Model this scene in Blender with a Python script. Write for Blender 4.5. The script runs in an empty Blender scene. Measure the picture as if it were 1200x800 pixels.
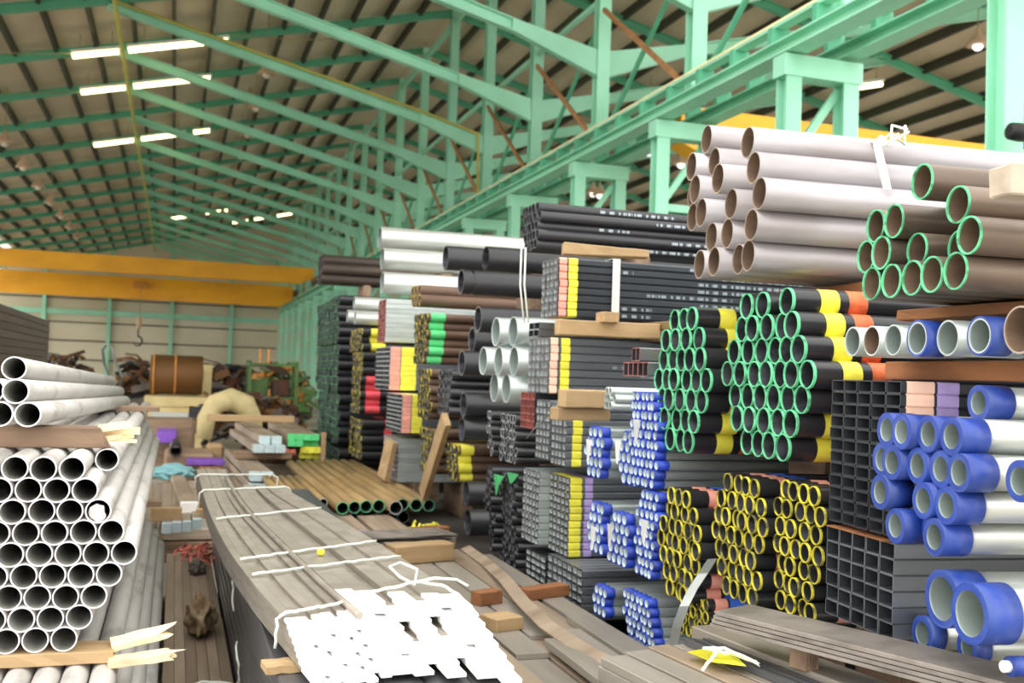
import bpy, bmesh, math, random
from mathutils import Vector, Matrix, noise
random.seed(7)
R = random.random
def U_(a, b): return a + (b - a) * R()
COL = bpy.context.scene.collection
SC = bpy.context.scene
sin, cos, rad, PI = math.sin, math.cos, math.radians, math.pi

# ------------------------------------------------------------------ camera
H = 1.9; F = 1200.0; YAW, PIT, ROL = .317, .0357, .034
fw = Vector((sin(YAW)*cos(PIT), cos(YAW)*cos(PIT), sin(PIT)))
r0 = Vector((cos(YAW), -sin(YAW), 0)); u0 = r0.cross(fw)
cr = r0*cos(ROL) + u0*sin(ROL); cu = cr.cross(fw)
CP = Vector((0, 0, H))
cam = bpy.data.cameras.new('camera'); co = bpy.data.objects.new('camera', cam); COL.objects.link(co)
M3 = Matrix((cr, cu, -fw)).transposed()
co.matrix_world = Matrix.Translation(CP) @ M3.to_4x4()
cam.lens = 36; cam.sensor_width = 36; cam.clip_end = 400; cam.clip_start = .05
cam.dof.use_dof = True; cam.dof.focus_distance = 3.2; cam.dof.aperture_fstop = 4.0
SC.camera = co
# surveying helpers: the place's coordinates (x across the aisle, y along it, z up) of a sighted point on a known plane
def ray(x, y): return fw + cr*((x-600)/F) - cu*((y-400)/F)
def onU(x, y, U): d = ray(x, y); return CP + d*(U/d.x)
def onV(x, y, V): d = ray(x, y); return CP + d*(V/d.y)
def onZ(x, y, Z): d = ray(x, y); return CP + d*((Z-H)/d.z)

# ------------------------------------------------------------------ materials
MATS = {}
def srgb(h):
    f = lambda c: c/12.92 if c <= .04045 else ((c+.055)/1.055)**2.4
    return tuple(f(int(h[i:i+2], 16)/255) for i in (0, 2, 4))
def mat(name, col, rough=.6, metal=0., var=.15, scale=(4, 4, 4), col2=None, amt=.5, scale2=(3, 3, 3), bump=0., rnd=.12, emit=0, lo=.45, hi=.65, detail=4):
    """a painted or bare surface: base colour with fine variation, patches of a second colour (rust, dirt, wear), per-object variation"""
    m = bpy.data.materials.new(name); m.use_nodes = True; MATS[name] = m
    nt = m.node_tree; N = nt.nodes; L = nt.links; b = N['Principled BSDF']
    c = srgb(col)
    b.inputs['Roughness'].default_value = rough; b.inputs['Metallic'].default_value = metal
    tc = N.new('ShaderNodeTexCoord'); mp = N.new('ShaderNodeMapping'); mp.inputs['Scale'].default_value = scale
    oi = N.new('ShaderNodeObjectInfo')
    off = N.new('ShaderNodeVectorMath'); off.operation = 'ADD'
    sc_ = N.new('ShaderNodeMath'); sc_.operation = 'MULTIPLY'; sc_.inputs[1].default_value = 37.0
    L.new(oi.outputs['Random'], sc_.inputs[0])
    L.new(tc.outputs['Object'], off.inputs[0]); L.new(sc_.outputs[0], off.inputs[1]); L.new(off.outputs[0], mp.inputs['Vector'])
    nz = N.new('ShaderNodeTexNoise'); nz.inputs['Scale'].default_value = 1; nz.inputs['Detail'].default_value = detail
    L.new(mp.outputs[0], nz.inputs['Vector'])
    rp = N.new('ShaderNodeValToRGB')
    rp.color_ramp.elements[0].position = .3; rp.color_ramp.elements[1].position = .7
    rp.color_ramp.elements[0].color = (*[x*(1-var) for x in c], 1); rp.color_ramp.elements[1].color = (*[min(1, x*(1+var)) for x in c], 1)
    L.new(nz.outputs['Fac'], rp.inputs[0]); out = rp.outputs[0]
    if col2:
        mp2 = N.new('ShaderNodeMapping'); mp2.inputs['Scale'].default_value = scale2; L.new(off.outputs[0], mp2.inputs['Vector'])
        n2 = N.new('ShaderNodeTexNoise'); n2.inputs['Scale'].default_value = 1; n2.inputs['Detail'].default_value = 6; L.new(mp2.outputs[0], n2.inputs['Vector'])
        mr = N.new('ShaderNodeMapRange'); mr.inputs[1].default_value = lo; mr.inputs[2].default_value = hi; mr.inputs[4].default_value = amt
        L.new(n2.outputs['Fac'], mr.inputs[0])
        mx = N.new('ShaderNodeMix'); mx.data_type = 'RGBA'; L.new(mr.outputs[0], mx.inputs[0]); L.new(out, mx.inputs[6]); mx.inputs[7].default_value = (*srgb(col2), 1)
        out = mx.outputs[2]
    if rnd:
        mm = N.new('ShaderNodeMapRange'); mm.inputs[3].default_value = 1-rnd; mm.inputs[4].default_value = 1+rnd
        L.new(oi.outputs['Random'], mm.inputs[0])
        vm = N.new('ShaderNodeVectorMath'); vm.operation = 'SCALE'; L.new(out, vm.inputs[0]); L.new(mm.outputs[0], vm.inputs['Scale']); out = vm.outputs[0]
    L.new(out, b.inputs['Base Color'])
    if bump:
        bp = N.new('ShaderNodeBump'); bp.inputs['Strength'].default_value = bump; bp.inputs['Distance'].default_value = .01
        L.new(nz.outputs['Fac'], bp.inputs['Height']); L.new(bp.outputs[0], b.inputs['Normal'])
    if emit:
        b.inputs['Emission Color'].default_value = (*c, 1); b.inputs['Emission Strength'].default_value = emit
    return m
PX = (2, 25, 25)
mat('green_steel', '98d8bc', .55, 0, .08, (1, 1, 1), '7fbf9a', .35, (.6, .6, .6), rnd=.08)
mat('green_dark', '58ab88', .55, 0, .1, (1, 1, 1), rnd=.1)
mat('cream_rail', 'e6d9a8', .6, 0, .1)
mat('yellow_green', 'b9b45a', .6, 0, .1)
mat('rust_rod', 'a9794f', .7, 0, .2)
mat('roof_deck', 'e0d2ba', .8, 0, .06, (.4, .4, .4), 'c0b096', .5, (.25, .25, .25), rnd=0)
mat('purlin', '3a3628', .7, 0, .15, (.5, .5, .5), '4c5840', .6, (.1, .1, .1))
mat('wall_sheet', 'cfc9b4', .8, 0, .05, (.3, .3, .3), 'b5a98a', .5, (.1, .1, .2), rnd=0)
mat('crane_yellow', 'ffb414', .45, 0, .06, (.6, .6, .6), 'd08a10', .4, (.3, .3, .6), rnd=.03)
mat('concrete', 'aaa498', .85, 0, .12, (.8, .8, .8), '6a5f52', .6, (.4, .4, .4), rnd=0)
mat('ground_out', 'e6e2d8', .9, 0, .08, (.2, .2, .2), rnd=0)
mat('lamp_glow', 'ffeeb4', .5, 0, 0, emit=4, rnd=0)
mat('plinth', '4a4642', .85, 0, .12)
mat('lamp_bulb', 'ffffff', .5, 0, 0, emit=1.5, rnd=0)
mat('bulb_off', 'cfc6b6', .4, 0, .05)
mat('rusty_dark', '4a4038', .5, .3, .2, (1, 10, 10), '2c2826', .6, (1, 4, 4))
mat('bell_tan', 'c9a98c', .6, 0, .1)
mat('wire_dull', '9c9468', .7, 0, .1)
mat('grey_pipe', 'b9b6b2', .5, .25, .1, (2, 14, 14), '6d6660', .55, (3, 9, 9), rnd=.06, lo=.55, hi=.7)
mat('pipe_rim', 'f3effa', .35, .3, .03, rnd=.03)
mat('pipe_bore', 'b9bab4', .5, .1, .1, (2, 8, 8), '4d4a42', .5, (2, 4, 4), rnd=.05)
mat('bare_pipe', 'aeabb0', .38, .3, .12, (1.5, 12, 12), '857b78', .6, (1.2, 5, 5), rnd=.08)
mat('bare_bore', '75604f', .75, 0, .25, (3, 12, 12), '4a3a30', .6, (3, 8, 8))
mat('bare_rim', 'a09284', .6, .2, .1)
mat('rusty_pipe', '7a6a5c', .45, .45, .15, (1.5, 12, 12), '423a38', .6, (1, 4, 4))
mat('green_rim', '60c28e', .6, 0, .15, (30, 30, 30), '2c6a48', .7, (25, 25, 25), rnd=.15, lo=.5, hi=.62)
mat('green_far', '459c62', .6, 0, .15, (30, 30, 30), '1c3c28', .6, (18, 18, 18), rnd=.25)
mat('black_pipe', '2b2c30', .32, .2, .15, (2, 12, 12), rnd=.15)
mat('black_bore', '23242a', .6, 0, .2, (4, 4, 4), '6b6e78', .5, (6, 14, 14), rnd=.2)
mat('yellow_rim', 'c4b92e', .6, 0, .15, (30, 30, 30), '2c2c20', .9, (20, 20, 20), rnd=.25, lo=.46, hi=.62)
mat('yellow_far', 'a89a2c', .6, 0, .2, (30, 30, 30), '2a2a22', .95, (28, 28, 28), rnd=.3, lo=.47, hi=.55)
mat('band_yellow', 'ece64e', .6, 0, .12, (12, 20, 20))
mat('band_orange', 'e07040', .6, 0, .15, (12, 20, 20), '8a3a20', .5, (20, 20, 20))
mat('band_pink', 'eda594', .6, 0, .12, (12, 20, 20))
mat('band_lilac', 'b4a0dc', .6, 0, .12, (12, 20, 20))
mat('band_blue', '3f6fe0', .6, 0, .12, (12, 20, 20))
mat('band_green', '5cd686', .6, 0, .12, (12, 20, 20))
mat('band_red', 'e0505c', .6, 0, .12, (12, 20, 20))
mat('band_peach', 'f0c8b4', .6, 0, .1, (12, 20, 20))
mat('band_white', 'e6e8e4', .6, 0, .06, (12, 20, 20))
mat('galv', 'bcc6c5', .35, .55, .08, (2, 8, 8), '9aa6a4', .5, (3, 6, 6), rnd=.06)
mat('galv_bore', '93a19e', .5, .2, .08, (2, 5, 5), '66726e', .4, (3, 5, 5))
mat('galv_white', 'cdd2cd', .34, .55, .06, (1, 4, 4), 'a9b0ae', .5, (1, 3, 3))
mat('dot_bore', 'c8d6da', .5, 0, .05, (1, 4, 4))
mat('blue_paint', '213d92', .42, 0, .14, (20, 20, 20), '4660a4', .45, (9, 9, 9), rnd=.12)
mat('blue_deep', '1c3ca8', .5, 0, .2, (20, 20, 20), rnd=.2)
mat('sq_grey', '777c83', .38, .5, .1, (1.5, 18, 18), rnd=.12)
mat('sq_black', '34373c', .38, .3, .12, (1.5, 18, 18), rnd=.12)
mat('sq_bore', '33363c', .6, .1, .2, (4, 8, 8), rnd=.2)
mat('sq_end_light', 'b4babb', .5, .2, .1, rnd=.15)
mat('sq_end_red', '94544e', .7, 0, .2, (20, 20, 20), rnd=.2)
mat('sq_brown', '6b5547', .6, .2, .15, (1.5, 12, 12), '4a3424', .5, (1, 4, 4))
mat('ochre_pipe', '92794e', .6, .2, .15, (1, 10, 10), '6a5534', .6, (1, 4, 4), rnd=.15)
mat('flat_steel', '9d968c', .45, .35, .08, (1.2, 14, 14), '7d7468', .5, (.8, 5, 5), rnd=.09)
mat('flat_brown', '9c8b79', .55, .2, .1, (1.2, 14, 14), '6a5846', .6, (.8, 5, 5), rnd=.12)
mat('flat_dark', '5e5f62', .38, .45, .1, (1, 14, 14), '46474a', .5, (.7, 5, 5), rnd=.1)
mat('white_paint', 'ffffff', .5, 0, .02, (20, 20, 20), rnd=.02)
mat('plate_scale', '8d8680', .5, .3, .1, (5, 8, 8), '5f5952', .7, (7, 5, 5), rnd=.05)
mat('wood_pale', 'ab906a', .75, 0, .15, (2, 22, 22), '876843', .5, (1, 6, 6), bump=.3)
mat('wood_brown', '8d7560', .8, 0, .2, (2, 22, 22), '5a4636', .6, (1, 7, 7), bump=.4)
mat('wood_rust', '8a5a36', .8, 0, .2, (3, 20, 20), '553218', .5, (3, 8, 8), bump=.3)
mat('wood_grey', 'b0a292', .8, 0, .15, (2, 22, 22), bump=.3)
mat('wood_split', 'ecdcb4', .8, 0, .12, (2, 30, 30), 'd8a88a', .6, (2, 12, 12), bump=.4)
mat('wire_white', 'dfe4dc', .5, 0, .05, rnd=.05)
mat('strap_steel', 'a4aaa8', .3, .7, .1, (2, 4, 4), '6a6c68', .6, (1, 3, 3))
mat('strap_white', 'e4e8e4', .5, 0, .05)
mat('tag_yellow', 'e6e23c', .6, 0, .08, (20, 20, 20))
mat('tag_white', 'f4f4f0', .6, 0, .03)
mat('rust_coil', '704c24', .6, .3, .12, (1, 6, 6), '46301a', .5, (.5, 3, 3))
mat('cream_box', 'dcca96', .7, 0, .08, (2, 2, 2), 'b89c58', .5, (1.5, 1.5, 1.5))
mat('cream_cloth', 'c9b98a', .85, 0, .12, (3, 3, 3), '8a7a4a', .5, (2, 2, 2), bump=.4)
mat('scrap_dark', '3e2a20', .8, .1, .35, (3, 3, 3), '6a3a1c', .6, (2, 2, 2))
mat('scrap_grey', '6a625c', .7, .3, .3, (3, 3, 3))
mat('green_machine', '4a6a34', .7, 0, .25, (2, 2, 2), '2c3820', .6, (1.5, 1.5, 1.5))
mat('orange_bit', 'c8863e', .7, 0, .15)
mat('purple_paint', '7a4cb4', .6, 0, .1, (12, 12, 12))
mat('cyan_cloth', '7fb4bc', .8, 0, .15, (5, 5, 5))
mat('pink_net', 'e88070', .75, 0, .2, (20, 20, 20))
mat('end_paleblue', 'b8ccd0', .6, 0, .08, (10, 10, 10), rnd=.06)
mat('dark_plate', '55463e', .6, .2, .15, (.5, 6, 6), '3a302a', .5, (.4, 3, 3), rnd=.12)
mat('rag_brown', '7a6448', .9, 0, .3, (8, 8, 8), 'b8aa90', .6, (10, 10, 10), bump=.5)
mat('black_iron', '1c1c1e', .5, .3, .1)
m = mat('clear_sheet', 'f4f4ee', .6, 0, .04, rnd=0); nt = m.node_tree; tr = nt.nodes.new('ShaderNodeBsdfTranslucent'); tr.inputs[0].default_value = (.6, .6, .56, 1); nt.links.new(tr.outputs[0], nt.nodes['Material Output'].inputs[0])
def stencil(name, base, rough, metal):
    """dark tube wall with blurred white stencilled print along it"""
    m = mat(name, base, rough, metal, .12, (1.5, 18, 18), rnd=.1)
    nt = m.node_tree; N = nt.nodes; L = nt.links; b = N['Principled BSDF']
    src = b.inputs['Base Color'].links[0].from_socket
    tc = N.new('ShaderNodeTexCoord'); sp = N.new('ShaderNodeSeparateXYZ'); L.new(tc.outputs['Object'], sp.inputs[0])
    wv = N.new('ShaderNodeTexNoise'); wv.noise_dimensions = '1D'; wv.inputs['Scale'].default_value = 30; wv.inputs['Detail'].default_value = 1
    L.new(sp.outputs[0], wv.inputs['W'])
    g1 = N.new('ShaderNodeMath'); g1.operation = 'GREATER_THAN'; g1.inputs[1].default_value = .5; L.new(wv.outputs[0], g1.inputs[0])
    w2 = N.new('ShaderNodeTexNoise'); w2.noise_dimensions = '1D'; w2.inputs['Scale'].default_value = 1.6; w2.inputs['Detail'].default_value = 0
    oi = N.new('ShaderNodeObjectInfo'); ad = N.new('ShaderNodeMath'); ad.operation = 'MULTIPLY_ADD'; ad.inputs[1].default_value = 3; L.new(oi.outputs['Random'], ad.inputs[0]); L.new(sp.outputs[0], ad.inputs[2])
    L.new(ad.outputs[0], w2.inputs['W'])
    g2 = N.new('ShaderNodeMath'); g2.operation = 'GREATER_THAN'; g2.inputs[1].default_value = .5; L.new(w2.outputs[0], g2.inputs[0])
    az = N.new('ShaderNodeMath'); az.operation = 'ABSOLUTE'; L.new(sp.outputs[2], az.inputs[0])
    g3 = N.new('ShaderNodeMath'); g3.operation = 'LESS_THAN'; g3.inputs[1].default_value = .009; L.new(az.outputs[0], g3.inputs[0])
    g4 = N.new('ShaderNodeMath'); g4.operation = 'GREATER_THAN'; g4.inputs[1].default_value = .42; L.new(sp.outputs[0], g4.inputs[0])
    o = g1.outputs[0]
    for g in (g2, g3, g4):
        k = N.new('ShaderNodeMath'); k.operation = 'MULTIPLY'; L.new(o, k.inputs[0]); L.new(g.outputs[0], k.inputs[1]); o = k.outputs[0]
    mx = N.new('ShaderNodeMix'); mx.data_type = 'RGBA'; L.new(o, mx.inputs[0]); L.new(src, mx.inputs[6]); mx.inputs[7].default_value = (.33, .4, .44, 1)
    L.new(mx.outputs[2], b.inputs['Base Color'])
stencil('sq_stencil', '3d4248', .36, .35)
stencil('black_stencil', '34353a', .32, .25)
stencil('sq_grey_stencil', '6e7278', .38, .5)

# ------------------------------------------------------------------ object helpers
def link(o): COL.objects.link(o); return o
def tag(o, label=None, cat=None, group=None, kind=None):
    if label: o['label'] = label
    if cat: o['category'] = cat
    if group: o['group'] = group
    if kind: o['kind'] = kind
    return o
def setmats(me, names):
    for n in names: me.materials.append(MATS[n])
def mesh_from(bm, name, mats):
    me = bpy.data.meshes.new(name); bm.to_mesh(me); bm.free(); setmats(me, mats if isinstance(mats, (list, tuple)) else [mats]); return me
def obj(name, me, loc=(0, 0, 0), parent=None, mw=None):
    o = bpy.data.objects.new(name, me); link(o)
    if parent is not None: o.parent = parent
    if mw is not None: o.matrix_world = mw
    else: o.location = loc
    return o
def empty(name, loc, label=None, cat=None, group=None, rz=0, kind=None):
    o = bpy.data.objects.new(name, None); link(o); o.location = loc; o.rotation_euler = (0, 0, rz); o.empty_display_size = .1
    return tag(o, label, cat, group, kind)
def struct(name, bm, m): return tag(obj(name, mesh_from(bm, name, m)), kind='structure')
def box(bm, x0, x1, y0, y1, z0, z1, mi=0):
    v = [bm.verts.new(p) for p in ((x0, y0, z0), (x1, y0, z0), (x1, y1, z0), (x0, y1, z0), (x0, y0, z1), (x1, y0, z1), (x1, y1, z1), (x0, y1, z1))]
    for f in ((0, 3, 2, 1), (4, 5, 6, 7), (0, 1, 5, 4), (1, 2, 6, 5), (2, 3, 7, 6), (3, 0, 4, 7)):
        bm.faces.new([v[i] for i in f]).material_index = mi
def beam(bm, a, b, w, h, mi=0, up=(0, 0, 1)):
    """rectangular bar from a to b; w across, h along up"""
    a = Vector(a); b = Vector(b); d = (b-a).normalized(); up = Vector(up)
    s = d.cross(up); s = s.normalized() if s.length > 1e-4 else Vector((1, 0, 0)); n = s.cross(d).normalized()
    r = []
    for p in (a, b): r.append([bm.verts.new(p + s*x*w/2 + n*y*h/2) for x, y in ((-1, -1), (1, -1), (1, 1), (-1, 1))])
    for i in range(4): bm.faces.new((r[0][i], r[0][(i+1) % 4], r[1][(i+1) % 4], r[1][i])).material_index = mi
    bm.faces.new(r[0][::-1]).material_index = mi; bm.faces.new(r[1]).material_index = mi
def ibeam(bm, a, b, w, h, t=.02, up=(0, 0, 1), mi=0):
    """I-section from a to b as one closed outline"""
    a = Vector(a); b = Vector(b); d = (b-a).normalized(); up = Vector(up); s = d.cross(up).normalized(); n = s.cross(d).normalized()
    o = [(-w/2, -h/2), (w/2, -h/2), (w/2, -h/2+t), (t/2, -h/2+t), (t/2, h/2-t), (w/2, h/2-t), (w/2, h/2), (-w/2, h/2), (-w/2, h/2-t), (-t/2, h/2-t), (-t/2, -h/2+t), (-w/2, -h/2+t)]
    r = [[bm.verts.new(p + s*x + n*y) for x, y in o] for p in (a, b)]; k = len(o)
    for i in range(k): bm.faces.new((r[0][i], r[0][(i+1) % k], r[1][(i+1) % k], r[1][i])).material_index = mi
    bm.faces.new(r[0][::-1]).material_index = mi; bm.faces.new(r[1]).material_index = mi
def tube(bm, pts, rad_, seg=6, mi=0, closed=False):
    """round wire or rod through points"""
    pts = [Vector(p) for p in pts]; rings = []; nn = len(pts); ref = None
    for i, p in enumerate(pts):
        a = pts[(i-1) % nn] if (i or closed) else p; b = pts[(i+1) % nn] if (i < nn-1 or closed) else p
        d = (b-a).normalized(); up = Vector((0, 0, 1)) if abs(d.z) < .9 else Vector((1, 0, 0))
        s = d.cross(up).normalized()
        if ref is not None and s.dot(ref) < 0: s = -s
        ref = s; n = s.cross(d)
        r_ = rad_[i] if isinstance(rad_, (list, tuple)) else rad_
        rings.append([bm.verts.new(p + (s*cos(2*PI*k/seg) + n*sin(2*PI*k/seg))*r_) for k in range(seg)])
    for i in range(nn if closed else nn-1):
        A = rings[i]; B = rings[(i+1) % nn]
        for k in range(seg):
            f = bm.faces.new((A[k], A[(k+1) % seg], B[(k+1) % seg], B[k])); f.smooth = True; f.material_index = mi
    if not closed:
        bm.faces.new(rings[0][::-1]).material_index = mi; bm.faces.new(rings[-1]).material_index = mi
def lathe(bm, prof, seg=20, axis='z', o=(0, 0, 0), mi=0, smooth=True):
    rings = []
    for r_, h in prof:
        ring = []
        for k in range(seg):
            a = 2*PI*k/seg; x, y = r_*cos(a), r_*sin(a)
            p = (x, y, h) if axis == 'z' else (h, x, y) if axis == 'x' else (y, h, x)
            ring.append(bm.verts.new((p[0]+o[0], p[1]+o[1], p[2]+o[2])))
        rings.append(ring)
    for A, B in zip(rings, rings[1:]):
        for k in range(seg):
            f = bm.faces.new((A[k], A[(k+1) % seg], B[(k+1) % seg], B[k])); f.smooth = smooth; f.material_index = mi
    for ring in (rings[0], rings[-1]):
        f = bm.faces.new(ring if ring is rings[-1] else ring[::-1]); f.material_index = mi
MC = {}
def profile_tube(outer, inner, L, bands, mats, smooth):
    """hollow section along +x; bands = [(x0, x1, slot)]; slots 0 wall, 1 end face, 2 bore"""
    bm = bmesh.new(); n = len(outer)
    xs = sorted({0, L, *[b for x0, x1, _ in bands for b in (x0, x1)]})
    slot = lambda xm: next((s for x0, x1, s in bands if x0 <= xm <= x1), 0)
    rings = [[bm.verts.new((x, p[0], p[1])) for p in outer] for x in xs]
    for i in range(len(xs)-1):
        mi = slot((xs[i]+xs[i+1])/2)
        for k in range(n):
            f = bm.faces.new((rings[i][k], rings[i+1][k], rings[i+1][(k+1) % n], rings[i][(k+1) % n])); f.smooth = smooth; f.material_index = mi
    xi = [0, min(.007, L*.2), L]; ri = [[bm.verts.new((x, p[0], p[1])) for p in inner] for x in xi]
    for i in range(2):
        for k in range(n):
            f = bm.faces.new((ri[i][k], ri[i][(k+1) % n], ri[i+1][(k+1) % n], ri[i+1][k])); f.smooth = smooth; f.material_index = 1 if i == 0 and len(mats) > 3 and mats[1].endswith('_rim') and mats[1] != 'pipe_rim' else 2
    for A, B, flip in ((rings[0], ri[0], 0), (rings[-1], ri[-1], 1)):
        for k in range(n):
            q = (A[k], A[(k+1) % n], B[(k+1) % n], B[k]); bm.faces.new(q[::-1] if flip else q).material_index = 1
    bmesh.ops.recalc_face_normals(bm, faces=bm.faces)
    return mesh_from(bm, 'section', mats)
def circ(D, n): return [(D/2*cos(2*PI*k/n), D/2*sin(2*PI*k/n)) for k in range(n)]
def rrect(w, h, r):
    o = []
    for sx, sy, a0 in ((1, 1, 0), (-1, 1, 90), (-1, -1, 180), (1, -1, 270)):
        for a in (0, 90) if r > 0 else (0,):
            o.append((sx*(w/2-r) + r*cos(rad(a0+a)), sy*(h/2-r) + r*sin(rad(a0+a))))
    return o
def pipe_mesh(D, t, L, seg, mats, bands=()):
    key = ('p', D, t, L, seg, tuple(mats), tuple(bands))
    if key not in MC: MC[key] = profile_tube(circ(D, seg), circ(D-2*t, seg), L, list(bands), list(mats), True)
    return MC[key]
def rect_mesh(w, h, t, L, mats, bands=()):
    key = ('r', w, h, t, L, tuple(mats), tuple(bands))
    if key not in MC: MC[key] = profile_tube(rrect(w, h, t*1.2), rrect(w-2*t, h-2*t, t*.6), L, list(bands), list(mats), False)
    return MC[key]
def bar_mesh(w, h, L, mats, endp=0):
    """solid bar along +x, slot 1 = painted end of length endp"""
    key = ('b', w, h, L, tuple(mats), endp)
    if key not in MC:
        bm = bmesh.new(); o = rrect(w, h, min(w, h)*.08); n = len(o); xs = [0, endp, L] if endp else [0, L]
        rr = [[bm.verts.new((x, *p)) for p in o] for x in xs]
        for i in range(len(xs)-1):
            for k in range(n): bm.faces.new((rr[i][k], rr[i+1][k], rr[i+1][(k+1) % n], rr[i][(k+1) % n])).material_index = 1 if endp and i == 0 else 0
        bm.faces.new(rr[0]).material_index = 1 if len(mats) > 1 else 0; bm.faces.new(rr[-1][::-1]).material_index = 0
        bmesh.ops.recalc_face_normals(bm, faces=bm.faces)
        MC[key] = mesh_from(bm, 'bar', list(mats))
    return MC[key]
def axes(yaw=0, pitch=0, base='u'):
    """d along the piece, f the horizontal perpendicular, n up; base u: pieces lying across the aisle, v: along it"""
    y, p = rad(yaw), rad(pitch)
    d = Vector((cos(y)*cos(p), sin(y)*cos(p), -sin(p))) if base == 'u' else Vector((sin(y)*cos(p), cos(y)*cos(p), -sin(p)))
    f = Vector((0, 0, 1)).cross(d).normalized(); return d, f, d.cross(f).normalized()
def frame(P, d, f, n): return Matrix.Translation(P) @ Matrix((d, f, n)).transposed().to_4x4()
ORD = 'first second third fourth fifth sixth seventh eighth ninth tenth eleventh twelfth thirteenth fourteenth fifteenth sixteenth seventeenth eighteenth nineteenth twentieth'.split()
def rowname(r, n): return 'top row' if r == 0 else 'bottom row' if r == n-1 else f'{ORD[r]} row down'
POOL = {}
PIECES = []    # (v0, v1, z0, z1) of every piece ending at the wall of steel's face, for the packing timbers
def put(kind, me, mw, label, cat, group, size, parts=()):
    """collect one piece; the 300 of its kind that show largest become objects of their own, see flush()"""
    dist = (mw.translation - CP).length; t_ = mw.translation
    if 1.9 < t_.x < 2.8 and abs(mw[1][0]) < .3:
        xs = [v.co for v in me.vertices[:48]]; hy = max(c.y for c in xs); hz = max(c.z for c in xs); PIECES.append((t_.y-hy, t_.y+hy, t_.z-hz, t_.z+hz))
    POOL.setdefault(kind, []).append((size/dist, me, mw, label, cat, group, parts))
def flush(limit=300):
    for kind, items in POOL.items():
        items.sort(key=lambda t: -t[0])
        for _s, me, mw, label, cat, group, parts in items[:limit]:
            o = obj(kind, me, mw=mw); tag(o, label, cat, group)
            for pn, pm, lab in parts:
                c = obj(pn, pm, parent=o)
                if lab: c['label'] = lab
        rest = items[limit:]
        if rest:
            bm = bmesh.new(); mats = []
            for _s, me, mw, *_ in rest:
                n0 = len(bm.faces); bm.from_mesh(me); bm.faces.ensure_lookup_table()
                fs = bm.faces[n0:]; vs = {v for f in fs for v in f.verts}
                bmesh.ops.transform(bm, matrix=mw, verts=list(vs))
                mp = []
                for m in me.materials:
                    if m.name not in mats: mats.append(m.name)
                    mp.append(mats.index(m.name))
                for f in fs: f.material_index = mp[f.material_index]
            o = obj(kind + '_stock', mesh_from(bm, kind + '_stock', mats))
            tag(o, 'distant tubes in the farther strapped blocks of the wall of steel', 'tubes', kind='stuff')
OCC = []      # (v0, v1, z0, z1, phrase) of every bundle on the wall of steel, for the bearers
def hexb(kind, desc, phrase, group, ref, U, D, rows, mats, t=.004, L=6.0, yaw=0, pitch=0, pitch_z=None, seg=20, bands=(), skip=(), recess={}, stag=.012, cat='pipe', parts=None, sp=None):
    """pipes nested in a bundle. ref = near (rightmost) pipe of the top row; rows = [(near offset in half spacings, count)] from the top; skip / recess by (row, k)"""
    d, f, n = axes(yaw, pitch); P0 = onU(*ref, U); sp = sp or D*1.006; pz = pitch_z or D*.872
    me = pipe_mesh(D, t, L, seg, mats, bands)
    lo = [9e9, -9e9, 9e9, -9e9]
    for r, (st, cnt) in enumerate(rows):
        idx = 0
        for k in range(cnt):
            if (r, k) in skip: continue
            off = recess.get((r, k), U_(-stag, stag)) if True else 0
            P = P0 + f*(st*sp/2 + k*sp) - n*(r*pz) + d*off
            lab = f'{desc}, {ORD[idx]} from right in {rowname(r, len(rows))} of {phrase}'; idx += 1
            put(kind, me, frame(P, d, f, n), lab, cat, group, D, parts or ())
            lo = [min(lo[0], P.y-D/2), max(lo[1], P.y+D/2), min(lo[2], P.z-D/2), max(lo[3], P.z+D/2)]
    last = len(rows)-1; st, cnt = rows[last]; OCC.append(((P0+f*(st*sp/2)).y-D*.4, (P0+f*(st*sp/2+(cnt-1)*sp)).y+D*.4, lo[2], lo[3], phrase)); return P0
def rectb(kind, desc, phrase, group, xl, xr, yt, yb, nc, nr, U, mats, t=.0042, L=6.0, yaw=0, pitch=0, bands=(), stag=.003, cat='tube', solid=False, skip=()):
    """rectangular tubes in a block. xl, xr, yt, yb: sighted edges of its end face (right-hand corner heights)"""
    d, f, n = axes(yaw, pitch); A = onU(xr, yt, U); B = onU(xr, yb, U); C_ = onU(xl, (yt+yb)/2, U)
    w = round((C_.y-A.y)/nc, 4); h = round((A.z-B.z)/nr, 4)
    me = bar_mesh(w*.985, h*.985, L, mats) if solid else rect_mesh(w*.985, h*.985, t, L, mats, bands)
    for r in range(nr):
        for c in range(nc):
            if (r, c) in skip: continue
            P = Vector((U, A.y, A.z)) + f*(w*(c+.5)) - n*(h*(r+.5)) + d*U_(-stag, stag)
            put(kind, me, frame(P, d, f, n), f'{desc}, {ORD[c]} from right in {rowname(r, nr)} of {phrase}', cat, group, max(w, h))
    OCC.append((A.y, A.y+w*nc, A.z-h*nr, A.z, phrase)); return w, h
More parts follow.
